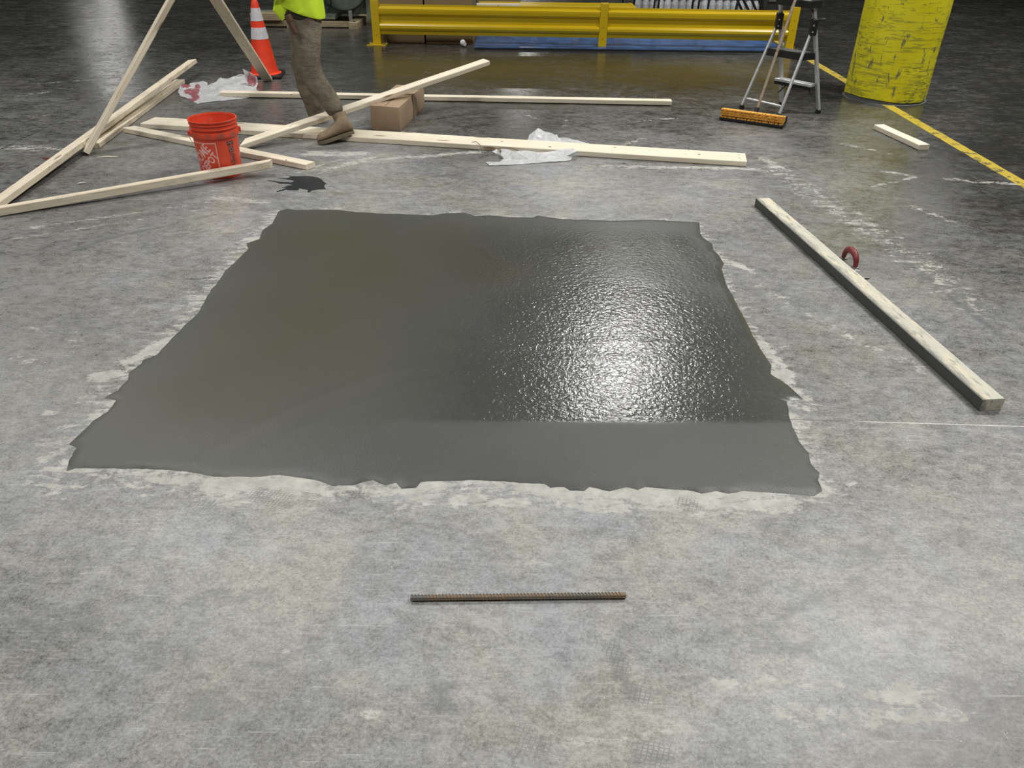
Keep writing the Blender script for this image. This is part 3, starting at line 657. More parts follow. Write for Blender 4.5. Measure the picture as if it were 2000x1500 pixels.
M_concol = simple('column_concrete', (.11, .11, .10), .8, bump=.3)
MB().lathe([(cR-.004, 0), (cR-.004, 2.2), (cR-.02, 2.21), (cR-.02, CEIL), (0, CEIL)], 64).build('concrete_shaft', M_concol, e, smooth=True)
m = MB(); m.lathe([(cR+.018, .0), (cR+.016, .003), (cR-.01, .004)], 64)
m.build('sealant_ring', simple('grey_sealant', (.10, .10, .095), .8), e)

# ------------------------------------------------------------------ guard rail
t = NT('yellow_powder_coat'); c = t.co(); n = t.noise(c, 2, 4)
t.set(Base_Color=t.mix(n, sl(200, 168, 14), sl(212, 182, 24)), Roughness=.3, Coat_Weight=.3); M_yel = t.m
M_bolt = simple('zinc_bolt', (.5, .5, .5), .35, 1)
gA = G(735, 87); gB = G(1176, 97); gC = G(1538, 101)
yd = (gC-gA); ra = math.atan2(yd.y, yd.x)
e = empty('guard_rail', (gA.x, gA.y, 0), 'low yellow steel guard rail with ribbed panels on three posts', 'guard rail', rz=ra)
rx = Matrix.Rotation(-ra, 3, 'Z')
lx = lambda p: (rx @ (Vector(p)-gA)).x
postx = [0.02, lx(gB), lx(gC)]
def rail(x0, x1, z0, h, parent, name='rail_panel', y0=-.02, mat=M_yel):
    # ribbed section, z up, y out of the sheet
    pr = [(.0, 0), (.0, .06), (-.028, .10), (-.030, .17), (-.002, .22), (0, .24), (.0, .50), (-.002, .54), (-.030, .585), (-.032, .66), (-.004, .70), (0, .74), (0, .80), (-.03, .86), (-.03, .93), (0, 1.0)]
    pr = [(0, 0), (0, .10), (-.022, .15), (-.034, .22), (-.034, .30), (-.022, .35), (0, .38), (0, .60), (-.016, .64), (-.032, .70), (-.036, .80), (-.036, .86), (-.02, .90), (0, .93), (0, 1.0)]
    bm = bmesh.new(); th = .004; A = []
    for x in (x0, x1):
        A.append([bm.verts.new((x, y0+a, z0+b*h)) for a, b in pr]+[bm.verts.new((x, y0+a+th, z0+b*h)) for a, b in reversed(pr)])
    n = len(A[0])
    for k in range(n): bm.faces.new((A[0][k], A[0][(k+1) % n], A[1][(k+1) % n], A[1][k]))
    bmesh.ops.recalc_face_normals(bm, faces=bm.faces)
    me = bpy.data.meshes.new(name); bm.to_mesh(me); bm.free(); return link(name, me, mat, parent)
for i, x in enumerate(postx):
    if i < 2:
        rail(x+.05, postx[i+1]-.05, .125, .34, e)
        for bx in (x+.055, postx[i+1]-.055):
            for bz_ in (.20, .40): MB().box((bx, 0, bz_), (.012, .04, .05)).build('bracket', M_yel, e)
    pm_ = MB().box((x, 0, .26), (.10, .10, .50), bev=.006); po = pm_.build('post', M_yel, e)
    if i == 2: po.rotation_euler = (0, 0, 0)
    MB().box((x, 0, .511), (.098, .098, .006), bev=.002).build('post_cap', M_yel, e)
    MB().box((x, -.01, .006), (.24, .20, .012), bev=.002).build('base_plate', M_yel, e)
    for sx in (-1, 1):
        for sy in (-1, 1):
            MB().tube([(x+sx*.095, -.01+sy*.075, .01), (x+sx*.095, -.01+sy*.075, .055)], .007, 8).lathe([(.0, .012), (.013, .012), (.013, .024), (0, .024)], 6, (x+sx*.095, -.01+sy*.075, .0)).build('anchor_bolt', M_bolt, e)
    for z in (.12, .25, .36): MB().lathe([(0, 0), (.005, 0), (.005, .002), (0, .002)], 8).build('rivet', M_bolt, e)
    for k, ch in enumerate([q for q in e.children if q.name.startswith('rivet')][-3:]):
        ch.matrix_local = Matrix.Translation((x, -.050, (.12, .25, .36)[k])) @ Matrix.Rotation(R(90), 4, 'X')

# ------------------------------------------------------------------ blue platform and goods behind the rail
M_blue = simple('blue_painted_deck', sl(62, 92, 138), .3, var=.25, scale=5, dirt=(.2, .26, .36), dscale=12, dlo=.62, dhi=.7)
M_black = simple('black_rubber', (.012, .012, .013), .5)
M_card = simple('brown_cardboard', sl(160, 137, 112), .8, var=.06, scale=4)
M_card2 = simple('dull_cardboard', sl(138, 118, 84), .8, var=.06, scale=4)
a = G(925, 92, .03); b = G(1536, 99, .03)
bl = empty('low_platform', ((a.x+b.x)/2, (a.y+b.y)/2+.9, 0), 'low blue deck on the floor behind the yellow guard rail', 'platform', rz=math.atan2(b.y-a.y, b.x-a.x))
Lb = (b-a).length
MB().box((0, 0, .024), (Lb, 1.78, .012), bev=.002).build('deck', M_blue, bl)
for sy in (-1, 1): MB().box((0, sy*.885, .010), (Lb-.02, .02, .018)).build('black_edge', M_black, bl)

def carton(c, size, rz, label, mat=M_card2, tape=True):
    e = empty('cardboard_box', (c[0], c[1], 0), label, 'box', rz=rz)
    MB().box((0, 0, size[2]/2+.001), size, bev=.003).build('carton_body', mat, e)
    MB().box((-.0, 0, size[2]+.0022), (size[0], .004, .002)).build('flap_seam', simple('seam', (.08, .06, .04), .9), e)
    if tape:
        t_ = MB().box((0, 0, size[2]+.003), (size[0]+.003, .06, .001)).box((-size[0]/2-.001, 0, size[2]-.05), (.001, .06, .11)).box((size[0]/2+.001, 0, size[2]-.05), (.001, .06, .11))
        t_.build('packing_tape', simple('tan_tape', sl(140, 112, 80), .3), e)
    return e
a = G(745, 84); b = G(831, 86); c_ = G(925, 87)
w1 = b.x-a.x; w2 = c_.x-b.x
carton((a.x+w1/2, a.y+.34, 0), (w1-.015, .6, .55), ra, 'left of the two large cartons standing behind the guard rail', tape=False)
carton((b.x+w2/2+.005, b.y+.34, 0), (w2-.015, .6, .55), ra, 'right of the two large cartons standing behind the guard rail, beside the blue deck', tape=False)
# plastic cup
p = G(908, 92)
m = MB(); m.lathe([(0, 0), (.022, 0), (.034, .09), (.036, .092), (.034, .09), (.020, .004)], 24)
o = m.build('plastic_cup', simple('white_plastic', (.75, .75, .77), .35), smooth=True); o.matrix_world = Matrix.Translation((p.x, p.y-.02, .037)) @ Matrix.Rotation(R(110), 4, 'Z') @ Matrix.Rotation(R(86), 4, 'Y'); tag(o, 'white plastic cup lying on its side in front of the cartons', 'cup')

# stack of spare rails on lumber, on the blue deck
def atd(px, py, y): return D(px, py, y)
yb_ = 11.75
e = empty('spare_rail_stack', (0, 0, 0), 'stack of spare yellow ribbed rails on the blue deck behind the guard rail', 'rail stack')
q0 = D(932, 12, yb_); q1 = D(1240, 18, yb_)
for k in range(2): rail(q0.x, q1.x, q0.z-.09+k*.0, .10, e, y0=yb_-.03+k*.05) if k == 0 else None
MB().box(((q0.x+q1.x)/2, yb_+.25, q0.z-.04), (q1.x-q0.x-.02, .46, .10), bev=.004).build('rail_bundle', M_yel, e)
MB().box((q1.x-.01, yb_+.24, q0.z-.05), (.05, .48, .13), bev=.004).build('end_plate', M_yel, e)
zz = q0.z-.10
for k in range(4): MB().box((q0.x+.2+k*(q1.x-q0.x-.4)/3, yb_+.24, (zz+.031)/2), (.09, .5, max(.03, zz-.031))).build('timber_bearer', M_pallet, e)
q0 = D(931, 11, yb_-.11); q1 = D(1016, 12, yb_-.11)
board((q0.x, yb_-.11, q0.z-.0), (q1.x, yb_-.11, q0.z-.0), .05, .06, M_pine, 'short pale block of lumber with ink marks beside the spare yellow rails', name='lumber_block', knots=[(.45, .0, .004, 'left'), (.5, .01, .004, 'left'), (.55, 0, .004, 'left')])
q2 = D(936, 0, yb_+.3); q3 = D(1010, 0, yb_+.3)
carton(((q2.x+q3.x)/2, yb_+1.1), (q3.x-q2.x+.1, .5, .62), 0, 'carton behind the spare yellow rails', tape=False)

# wrapped jugs
t = NT('milky_jug_under_film'); c = t.co(); n = t.noise(c, 14, 5, .7, 1.5)
t.set(Base_Color=t.mix(t.ss(n, .3, .7), (.42, .44, .46), (.75, .76, .78)), Roughness=.22, Normal=t.bump(n, .8, .02)); M_jug = t.m
M_rack = simple('black_steel', (.012, .012, .014), .4)
yj = 13.1
proto = MB().lathe([(0, 0), (.06, 0), (.078, .015), (.082, .05), (.082, .13), (.06, .17), (.03, .185), (.02, .19), (0, .19)], 20).build('white_jug', M_jug, smooth=True)
jl = D(1238, 21, yj); jr = D(1482, 24, yj); nj = 17; first = True
stp = (jr.x-jl.x)/nj
MB().box(((jl.x+jr.x)/2, yj+.5, .055), (jr.x-jl.x+.02, 1.2, .11), bev=.005).build('wooden_pallet', M_pallet)
tag(bpy.data.objects['wooden_pallet'], 'pallet carrying the rows of white jugs behind the guard rail', 'pallet')
for lay in range(2):
    for r_ in range(2):
        for k in range(nj):
            o = proto if first else proto.copy()
            if not first: COL.objects.link(o)
            first = False
            o.location = (jl.x+stp*(k+.5), yj+r_*.17, .112+lay*.192); o.scale = (stp/.168,)*2+(1,)
            tag(o, 'white jug in the film-wrapped %s layer on the pallet behind the rail' % ('lower', 'upper')[lay], 'jug', 'film-wrapped jugs in the %s layer' % ('lower', 'upper')[lay])
# rack in front of the jugs
e = empty('metal_rack', ((jl.x+jr.x)/2, yj-.35, 0), 'black tube rack standing before the wrapped jugs', 'rack')
m = None
for px in (1214, 1236, 1276, 1284, 1350, 1362, 1381):
    q = D(px, 22, yj-.35); MB().tube([(q.x-e.location.x, 0, 0), (q.x-e.location.x+.03, 0, 1.0)], .016, 8).build('upright', M_rack, e)
for p0, p1 in (((1436, 22), (1442, 0)), ((1450, 22), (1440, 0)), ((1463, 22), (1452, 0)), ((1478, 23), (1468, 0)), ((1491, 23), (1482, 0))):
    q = D(p0[0], p0[1], yj-.35); q2 = D(p1[0], p1[1], yj-.35); dd = (q2-q)
    q_ = q-dd*(q.z/dd.z); q3 = q+dd*2.2
    MB().tube([(q_.x-e.location.x, 0, 0), (q3.x-e.location.x, 0, q3.z)], .018, 8).build('strut', M_rack, e)
MB().tube([(-1.25, 0, 1.0), (1.15, 0, 1.0)], .016, 8).build('top_bar', M_rack, e)
# dark steel bin at the right end behind rail
q = D(1496, 23, 12.8); q2 = D(1552, 24, 12.8); wq = q2.x-q.x
M_dkst = simple('dark_steel_bin', (.035, .037, .034), .5, .3)
e = empty('steel_bin', ((q.x+q2.x)/2, 13.24, 0), 'dark steel bin behind the right end of the guard rail', 'bin')
MB().box((0, 0, .45), (wq, .8, .74), bev=.01).build('bin_body', M_dkst, e)
MB().box((0, -.41, .32), (wq*.9, .03, .03)).build('rim', simple('grey_rim', (.12, .12, .11), .5), e)
for sx in (-1, 1):
    for sy in (-1, 1): MB().box((sx*wq*.42, sy*.34, .04), (.06, .06, .08)).build('foot', M_dkst, e)

# ------------------------------------------------------------------ machine on a timber skid, behind the worker
M_mach = simple('grey_green_enamel', sl(108, 118, 106), .4, dirt=(.05, .05, .04), dscale=5)
M_dkm = simple('dark_machine_parts', (.02, .022, .02), .45, .4)
M_alu = simple('bright_bracket', (.5, .5, .5), .35, .8)
ym = 11.9
e = empty('packing_machine', (0, 0, 0), 'grey-green machine with round drum on a timber skid behind the worker', 'machine')
L0 = G(496, 52, .0); sk = MB()
a = D(498, 50, ym); b = D(697, 62, ym)
zt = max(.09, b.z)
skx0, skx1 = a.x-.05, b.x
sk.box(((skx0+skx1)/2, ym, zt-.045), (skx1-skx0, .09, .07), bev=.004)
sk.box(((skx0+skx1)/2, ym+.55, zt-.045), (skx1-skx0, .09, .07), bev=.004)
sk.build('skid_crossbeam', M_pallet, e)
rz_ = MB(); rz_.box((skx1-.02, ym+.55, zt-.09), (.13, 1.35, .16), bev=.005); rz_.build('skid_runner', M_pallet, e)
rz_ = MB(); rz_.box((skx0+.6, ym+.55, zt-.09), (.13, 1.35, .16), bev=.005); rz_.build('skid_runner', M_pallet, e)
MB().box((skx0+.25, ym-.02, zt+.05), (.42, .22, .09), bev=.004).build('timber_block', M_pallet, e)
MB().box((skx1-.9, ym+.3, zt+.035), (1.2, .5, .06), bev=.005).build('base_channel', M_mach, e)
q = D(672, -40, ym+.25)
m = MB(); m.lathe([(0, -.10), (.30, -.10), (.34, -.08), (.34, .08), (.30, .10), (0, .10)], 40); o = m.build('drum', M_mach, e, smooth=True)
o.matrix_world = Matrix.Translation((D(672, 10, ym+.1).x, ym+.2, zt+.46)) @ Matrix.Rotation(R(90), 4, 'X')
xm = D(672, 10, ym).x
MB().box((xm-.02, ym+.45, zt+.5), (.9, .3, .9), bev=.02).build('cabinet', M_mach, e)
MB().tube([(xm-.42, ym+.05, zt+.06), (xm-.42, ym+.05, zt+.30)], .035, 12).build('filter_bottle', M_mach, e, smooth=True)
MB().tube([(xm-.42, ym+.05, zt+.32), (xm-.3, ym+.05, zt+.42), (xm-.12, ym+.08, zt+.42)], .02, 10).build('hose', M_dkm, e)
MB().tube([(xm-.30, ym, zt+.26), (xm-.29, ym, zt+.17), (xm-.24, ym, zt+.14), (xm-.19, ym, zt+.17), (xm-.18, ym, zt+.26)], .012, 8).build('cable_loop', M_dkm, e)
MB().box((xm-.27, ym+.1, zt+.37), (.22, .2, .12), bev=.01).build('motor', M_dkm, e)
for xx, yy in ((xm+.08, ym-.02), (xm+.30, ym+.3)):
    MB().box((xx, yy, zt+.06), (.05, .008, .14), bev=.002).box((xx, yy+.025, zt-.005), (.06, .06, .012)).build('angle_bracket', M_alu, e)
MB().box((xm+.30, ym+.25, zt+.2), (.07, .07, .4), bev=.004).build('frame_leg', M_mach, e)

# ------------------------------------------------------------------ cardboard box the stud leans on
bz = .186
A_ = G(782, 258, 0); B_ = G(727, 253, 0); C_ = G(828, 211, 0)
ev = (A_-B_); ev.z = 0; fv = (C_-A_); fv.z = 0
wb, lb = ev.length, fv.length
rb = math.atan2(fv.y, fv.x)
ctr = (B_+C_)/2
e = empty('cardboard_box', (ctr.x, ctr.y, 0), 'taped brown cardboard box propping up the slanting stud', 'box', rz=rb)
wb = abs(ev.x*math.cos(rb+math.pi/2)+ev.y*math.sin(rb+math.pi/2))
m = MB(); m.box((0, 0, bz/2+.001), (lb, wb, bz), bev=.004)
bmesh.ops.subdivide_edges(m.bm, edges=m.bm.edges[:], cuts=2, use_grid_fill=True)
for v in m.bm.verts:
    if v.co.z > .05: v.co += Vector((mnoise.noise(v.co*6), mnoise.noise(v.co*6+Vector((5, 0, 0))), mnoise.noise(v.co*6+Vector((0, 7, 0)))))*.010
m.build('carton_body', M_card, e, smooth=True, angle=30)
M_tape = simple('tan_packing_tape', sl(128, 104, 82), .3)
MB().box((.03, -wb/2-.004, bz*.5), (.055, .001, bz*.98)).box((.03, 0, bz+.004), (.055, wb+.008, .001)).build('packing_tape', M_tape, e)
MB().box((-.02, 0, bz+.004), (lb*.9, .004, .001)).build('flap_seam', simple('flap_gap', (.10, .075, .05), .9), e)

# ------------------------------------------------------------------ traffic cone
M_or = simple('cone_red_orange', (.82, .055, .018), .42, var=.08)
M_refl = simple('white_reflective_sleeve', (.62, .60, .64), .4, var=.08, scale=40)
cp = G(506, 158, 0)
cc_ = Vector((cp.x, cp.y+.24, 0))
e = empty('traffic_cone', cc_, 'red-orange traffic cone with two white bands behind the leaning stud', 'traffic cone', rz=R(8))
ch = .72; r0, r1 = .135, .030
rr = lambda z: r0+(r1-r0)*(z-.035)/(ch-.035)
MB().lathe([(r0+.03, .03), (r0+.028, .038), (r0+.004, .045), (rr(.1), .1), (rr(.3), .3), (rr(.5), .5), (rr(.68), .68), (.026, .71), (.022, ch), (.016, ch), (.012, .60), (0, .60)], 48).build('cone_body', M_or, e, smooth=True)
for z0, z1 in ((.36, .465), (.525, .64)):
    MB().lathe([(rr(z0)+.0005, z0), (rr(z0)+.002, z0+.001), (rr(z1)+.002, z1-.001), (rr(z1)+.0005, z1)], 48).build('reflective_band', M_refl, e, smooth=True)
MB().box((0, 0, .017), (.36, .36, .032), bev=.008).build('rubber_base', M_black, e)

# ------------------------------------------------------------------ bucket
M_buck = simple('orange_bucket_plastic', (.76, .082, .036), .38, var=.07, scale=6, dirt=(.50, .20, .13), dscale=26, dlo=.58, dhi=.72)
t = NT('bucket_rings_dirty'); c = t.co(); n = t.noise(t.map(c, (1, 1, .5)), 22, 7, .7)
t.set(Base_Color=t.mix(t.ss(n, .48, .64, 0, .75), (.80, .075, .028), (.20, .10, .075)), Roughness=.5); M_buckd = t.m
bb = G(437, 350, 0); bp = Vector((bb.x, bb.y, 0)); bp = bp+bp.normalized()*.128
brz = math.atan2(-bp.x, bp.y)   # local -y faces the camera
e = empty('bucket', bp, 'orange plastic bucket with shop lettering among the crossed studs', 'bucket', rz=brz)
bh = .367; rb0, rt0 = .130, .149
br = lambda z: rb0+(rt0-.006-rb0)*z/bh
MB().lathe([(0, .006), (rb0-.008, .006), (rb0-.004, 0), (rb0, .003), (br(.05), .05), (br(.15), .15), (br(.255), .255), (br(.262)+.010, .262), (br(.262)+.012, .268), (br(.262)+.012, .296), (br(.296), .298),
            (br(.312), .312), (br(.312)+.009, .314), (br(.312)+.009, .319), (br(.33), .321), (br(.338), .338), (br(.338)+.008, .340), (br(.338)+.008, .345), (br(.35), .347), (br(.358), .358), (rt0+.003, .360), (rt0+.004, bh), (rt0-.003, bh), (rt0-.006, .355), (br(.2)-.004, .2), (rb0-.005, .02), (rb0-.02, .012), (0, .012)], 64).build('bucket_body', M_buck, e, smooth=True, angle=50)
MB().lathe([(br(.262)+.0125, .266), (br(.262)+.0135, .270), (br(.262)+.0135, .293), (br(.262)+.0125, .297)], 64).build('skirt_ring', M_buckd, e, smooth=True)
for z0_, z1_ in ((.2995, .3105), (.3225, .337)): MB().lathe([(br(z0_)+.0006, z0_), (br(z1_)+.0006, z1_)], 64).build('grimy_groove', M_buckd, e, smooth=True)
m = MB(); pts = []
for k in range(21):
    an = R(-14)+(math.pi+R(28))*k/20 if False else math.pi*k/20
    x_ = .160*math.cos(an); drop = math.sin(an)
    pts.append((x_*(1+.16*math.sin(an*2)**2), .15*drop, .285-.10*drop-.03*math.sin(an*2)**2))
m.tube(pts, .0018, 8); m.build('wire_handle', M_nail, e, smooth=True)
MB().box((.155, 0, .283), (.02, .035, .03), bev=.004).build('handle_ear', M_buckd, e)
MB().box((-.155, 0, .283), (.02, .035, .03), bev=.004).build('handle_ear', M_buckd, e)
# lettering wrapped round the body
def wrap(name, mat, polys, faces, off=.0009):
    me = bpy.data.meshes.new(name)
    co = []
    for u, v in polys:
        r_ = br(v)+off; a_ = -math.pi/2+u/r_; co.append((r_*math.cos(a_), r_*math.sin(a_), v))
    me.from_pydata(co, [], faces); me.update()
    return link(name, me, mat, e)
def quad(u0, v0, u1, v1, n=8):
    P = []; Fs = []
    for i in range(n+1):
        u = u0+(u1-u0)*i/n; P += [(u, v0), (u, v1)]
    for i in range(n): Fs.append((2*i, 2*i+2, 2*i+3, 2*i+1))
    return P, Fs
M_let = simple('faded_white_print', (.86, .50, .46), .45, var=.1, scale=30)
M_blk = simple('faded_black_print', (.07, .035, .035), .5, var=.4, scale=50, dirt=(.5, .12, .08), dscale=60, dlo=.55, dhi=.62)
M_blk2 = simple('faded_brown_print', (.22, .05, .035), .5, var=.3, scale=50, dirt=(.6, .12, .07), dscale=60, dlo=.5, dhi=.6)
def text_mesh(s, size, bold=.0):
    cu = bpy.data.curves.new('txt', 'FONT'); cu.body = s; cu.size = size; cu.align_x = 'CENTER'; cu.align_y = 'CENTER'; cu.offset = bold; cu.resolution_u = 2
    ob = bpy.data.objects.new('txt', cu); COL.objects.link(ob)
    dg = bpy.context.evaluated_depsgraph_get(); me = bpy.data.meshes.new_from_object(ob.evaluated_get(dg))
    bm = bmesh.new(); bm.from_mesh(me); bmesh.ops.triangulate(bm, faces=bm.faces)
    bmesh.ops.subdivide_edges(bm, edges=[x for x in bm.edges if x.calc_length() > .02], cuts=2)
    P = [(v.co.x, v.co.y) for v in bm.verts]; bm.verts.ensure_lookup_table(); bm.verts.index_update()
    Fs = [[v.index for v in f.verts] for f in bm.faces]; bm.free(); bpy.data.objects.remove(ob); return P, Fs
uc, vc, sq = -.108, .138, .200
def rot45(P, du, dv, sx=1, sy=1):
    ca, sa = math.cos(R(45)), math.sin(R(45)); r_ = []
    for x, y in P:
        x, y = x*sx+du, y*sy+dv; r_.append((uc+x*ca-y*sa, vc+x*sa+y*ca))
    return r_
P_, F_ = [], []
def addp(P, Fs, acc):
    b0 = len(acc[0]); acc[0].extend(P); acc[1].extend([[i+b0 for i in f] for f in Fs])
acc = ([], [])
lw = .0055; h_ = sq/2
for u0, v0, u1, v1 in ((-h_, -h_, h_, -h_+lw), (-h_, h_-lw, h_, h_), (-h_, -h_, -h_+lw, h_), (h_-lw, -h_, h_, h_)):
    P, Fs = quad(uc+u0, vc+v0, uc+u1, vc+v1, 12 if u1-u0 > .1 else 1); addp(P, Fs, acc)
for txt, size, du, dv, sx, sy in (('THE', .042, -.048, .062, .9, .9), ('HOME', .080, .0, .022, .76, 1.12), ('DEPOT', .062, .004, -.046, .80, 1.1)):
    P, Fs = text_mesh(txt, size, .0018); P = rot45(P, du, dv, sx, sy)
    addp(P, Fs, acc)
wrap('shop_lettering', M_let, acc[0], acc[1])
acc = ([], [])
P, Fs = quad(.062, .212, .112, .238, 5); addp(P, Fs, acc)
P, Fs = quad(.068, .165, .106, .205, 4); addp(P, Fs, acc)
wrap('warning_label', M_blk, *acc)
acc = ([], []); 
P, Fs = quad(.068, .085, .100, .160, 4); addp(P, Fs, acc)
rq = random.Random(5)
for k in range(12): P, Fs = quad(.100, .088+k*.006, .104+rq.random()*.012, .091+k*.006, 2); addp(P, Fs, acc)
wrap('instruction_print', M_blk2, *acc)
M_ltr = simple('pale_print_marks', (.5, .25, .25), .5)
acc = ([], [])
P, Fs = text_mesh('AVISO', .016); addp([(x+.087, y+.226) for x, y in P], Fs, acc)
ring = [(.087+.013*math.cos(k*math.pi/8)*q_, .185+.014*math.sin(k*math.pi/8)*q_) for q_ in (1, .75) for k in range(16)]
addp(ring, [[k, (k+1) % 16, 16+(k+1) % 16, 16+k] for k in range(16)], acc)
wrap('label_marks', M_ltr, acc[0], acc[1], .0014)

# ------------------------------------------------------------------ crumpled plastic
def plastic_mat(name, tint=(.86, .87, .89)):
    t = NT(name); c = t.co(); n = t.noise(c, 16, 5, .6, 1.2)
    rd = t.ss(t.math('ADD', t.attr('red'), t.math('MULTIPLY', t.math('SUBTRACT', t.noise(t.map(c, (1, 1, 3)), 28, 5, .7, 1.5), .5), 1.6)), .45, .6, 0, .9)
    t.set(Base_Color=t.mix(rd, t.mix(n, tuple(v*.88 for v in tint), tint), (.40, .045, .07)), Roughness=.2, Normal=t.bump(n, .6, .015))
    tr = t.n.new('ShaderNodeBsdfTransparent'); tl = t.n.new('ShaderNodeBsdfTranslucent'); tl.inputs[0].default_value = tint+(1,)
    m1 = t.n.new('ShaderNodeMixShader'); m1.inputs[0].default_value = .28; t.l.new(t.b.outputs[0], m1.inputs[1]); t.l.new(tl.outputs[0], m1.inputs[2])
    m2 = t.n.new('ShaderNodeMixShader'); m2.inputs[0].default_value = .10; t.l.new(m1.outputs[0], m2.inputs[1]); t.l.new(tr.outputs[0], m2.inputs[2])
    t.l.new(m2.outputs[0], t.out.inputs[0]); return t.m
M_film = plastic_mat('milky_plastic_film')
def film(name, outline, inner, label, red=(), amp=.012, seed=0, mats=None):
    """outline/inner: (px, py, height) of creases of the sheet"""
    pts = outline+inner
    r = delaunay_2d_cdt([Vector((p[0], p[1]*2)) for p in pts], [(i, (i+1) % len(outline)) for i in range(len(outline))], [], 1, 1e-6)
    bm = bmesh.new()
    orig = r[3]; vs_ = []
    for i, v in enumerate(r[0]):
        k = orig[i][0] if orig[i] else 0; p = pts[k]; vs_.append(bm.verts.new(G(p[0], p[1], max(.004, p[2]))))
    for f in r[2]:
        try: bm.faces.new([vs_[i] for i in f])
        except ValueError: pass
    bmesh.ops.subdivide_edges(bm, edges=bm.edges[:], cuts=3, use_grid_fill=True)
    bmesh.ops.triangulate(bm, faces=bm.faces[:])
    for v in bm.verts:
        q = v.co*11+Vector((seed, 0, 0)); rdg = 1-2*abs(mnoise.noise(q)); r2 = 1-2*abs(mnoise.noise(q*2.3))
        v.co.z = max(.004, v.co.z+amp*(rdg-.4)+amp*.5*(r2-.4)); v.co.x += .006*mnoise.noise(q*1.7); v.co.y += .006*mnoise.noise(q*1.9)
    bmesh.ops.recalc_face_normals(bm, faces=bm.faces)
    for f in bm.faces:
        f.smooth = False
    me = bpy.data.meshes.new(name); bm.to_mesh(me); bm.free(); me.materials.append(M_film)
    at = me.attributes.new('red', 'FLOAT', 'POINT')
    for v in me.vertices:
        x, y, _ = proj(v.co); at.data[v.index].value = max([0]+[1-(((x-a)/ra_)**2+((y-b)/rb_)**2) for a, b, ra_, rb_ in red])
    o = link(name, me); return tag(o, label, 'plastic sheet')
zq = lambda x, y, z=0: (340+x*.11, 120+y*.11, z)
film('plastic_sheet', [zq(420,768,.005), zq(480,745,.005), zq(1000,690,.004), zq(1640,600,.004), zq(1500,560,.012), zq(1460,470,.01), zq(1490,400,.03), zq(1480,280,.09), zq(1350,190,.13), zq(1225,135,.16), zq(1250,240,.10), zq(1190,230,.11), zq(1050,275,.08), zq(870,315,.08), zq(830,290,.09), zq(760,350,.06), zq(590,425,.03), zq(590,380,.05), zq(500,345,.07), zq(340,370,.06), zq(250,420,.05), zq(130,395,.05), zq(70,540,.02), zq(110,620,.01), zq(200,650,.01), zq(300,690,.008)],
     [zq(300,500,.04), zq(450,480,.05), zq(480,600,.008), zq(640,520,.02), zq(800,640,.006), zq(800,430,.05), zq(1000,420,.05), zq(1150,400,.05), zq(1280,380,.06), zq(1380,350,.05), zq(1100,600,.005), zq(1300,580,.005), zq(640,480,.03), zq(220,540,.03)],
     'crumpled white plastic with red print lying left of the cone', red=[(362, 167, 14, 7), (374, 179, 22, 9), (386, 170, 8, 10), (382, 190, 12, 7), (488, 155, 8, 20), (496, 158, 6, 16), (372,196,18,6)], amp=.010, seed=3)
zc = lambda x, y, z=0: (920+x*.15, 220+y*.15, z)
film('plastic_sheet', [zc(730,385,.03), zc(760,285,.05), zc(870,210,.075), zc(990,250,.06), zc(1120,295,.06), zc(1140,320,.055), zc(1340,350,.05), zc(1490,390,.04), zc(1560,420,.035), zc(1450,440,.02), zc(1100,420,.02)],
     [zc(870,330,.05), zc(1000,330,.045), zc(1200,370,.035)], 'upper crumpled clear plastic just behind the wide board', amp=.010, seed=8)
film('plastic_sheet', [zc(240,695,.004), zc(195,645,.006), zc(380,640,.01), zc(430,600,.012), zc(340,545,.01), zc(270,500,.03), zc(340,465,.04), zc(390,540,.03), zc(395,465,.045), zc(520,500,.045), zc(700,500,.05), zc(900,515,.045), zc(1100,495,.045), zc(1230,480,.05), zc(1330,470,.055), zc(1370,510,.05), zc(1415,565,.01), zc(1320,575,.01), zc(1300,625,.004), zc(1100,645,.004), zc(810,660,.004), zc(600,675,.004), zc(400,690,.004)],
     [zc(600,530,.05), zc(560,620,.012), zc(760,600,.02), zc(900,570,.03), zc(1100,560,.03), zc(1250,560,.03), zc(480,580,.02)], 'lower crumpled clear plastic lying in front of the wide board', amp=.008, seed=15)
# dark string across the wide board
zs = [zc(10,385,.045), zc(60,375,.05), zc(110,410,.047), zc(125,470,.044), zc(140,515,.006), zc(180,520,.005), zc(260,490,.02), zc(400,460,.045), zc(520,460,.047), zc(620,495,.05)]
MB().tube([G(*p) for p in zs], .0022, 6).build('string', simple('dark_string', (.10, .08, .06), .8), smooth=True)
tag(bpy.data.objects['string'], 'thin dark string curling over the wide board', 'string')
# small litter
for px, py, L_, an, nm, lab, rd in ((210, 307, .14, 10, 'wood_splinter', 'pale thin stick on the floor below the leaning studs', .005), (159, 358, .05, 30, 'wood_chip', 'tiny white chip on the floor inside the crossed studs', .005),
                         (92, 310, .07, 0, 'red_scrap', 'small red scrap on the floor behind the long raised stud', .006), (300, 252, .0, 0, None, None, 0)):
    if not nm: continue
    p = G(px, py, .004); d_ = Vector((math.cos(R(an)), math.sin(R(an)), 0))*L_/2
    mt = {'wood_splinter': M_pine, 'wood_chip': M_stone, 'red_scrap': simple('red_scrap_plastic', (.3, .05, .04), .6)}[nm]
    o = MB().tube([p-d_+Vector((0, 0, rd*.4)), p+Vector((0, 0, rd*.7)), p+d_+Vector((0, 0, rd*.4))], [rd*.5, rd, rd*.5], 6).build(nm, mt); tag(o, lab, 'debris')

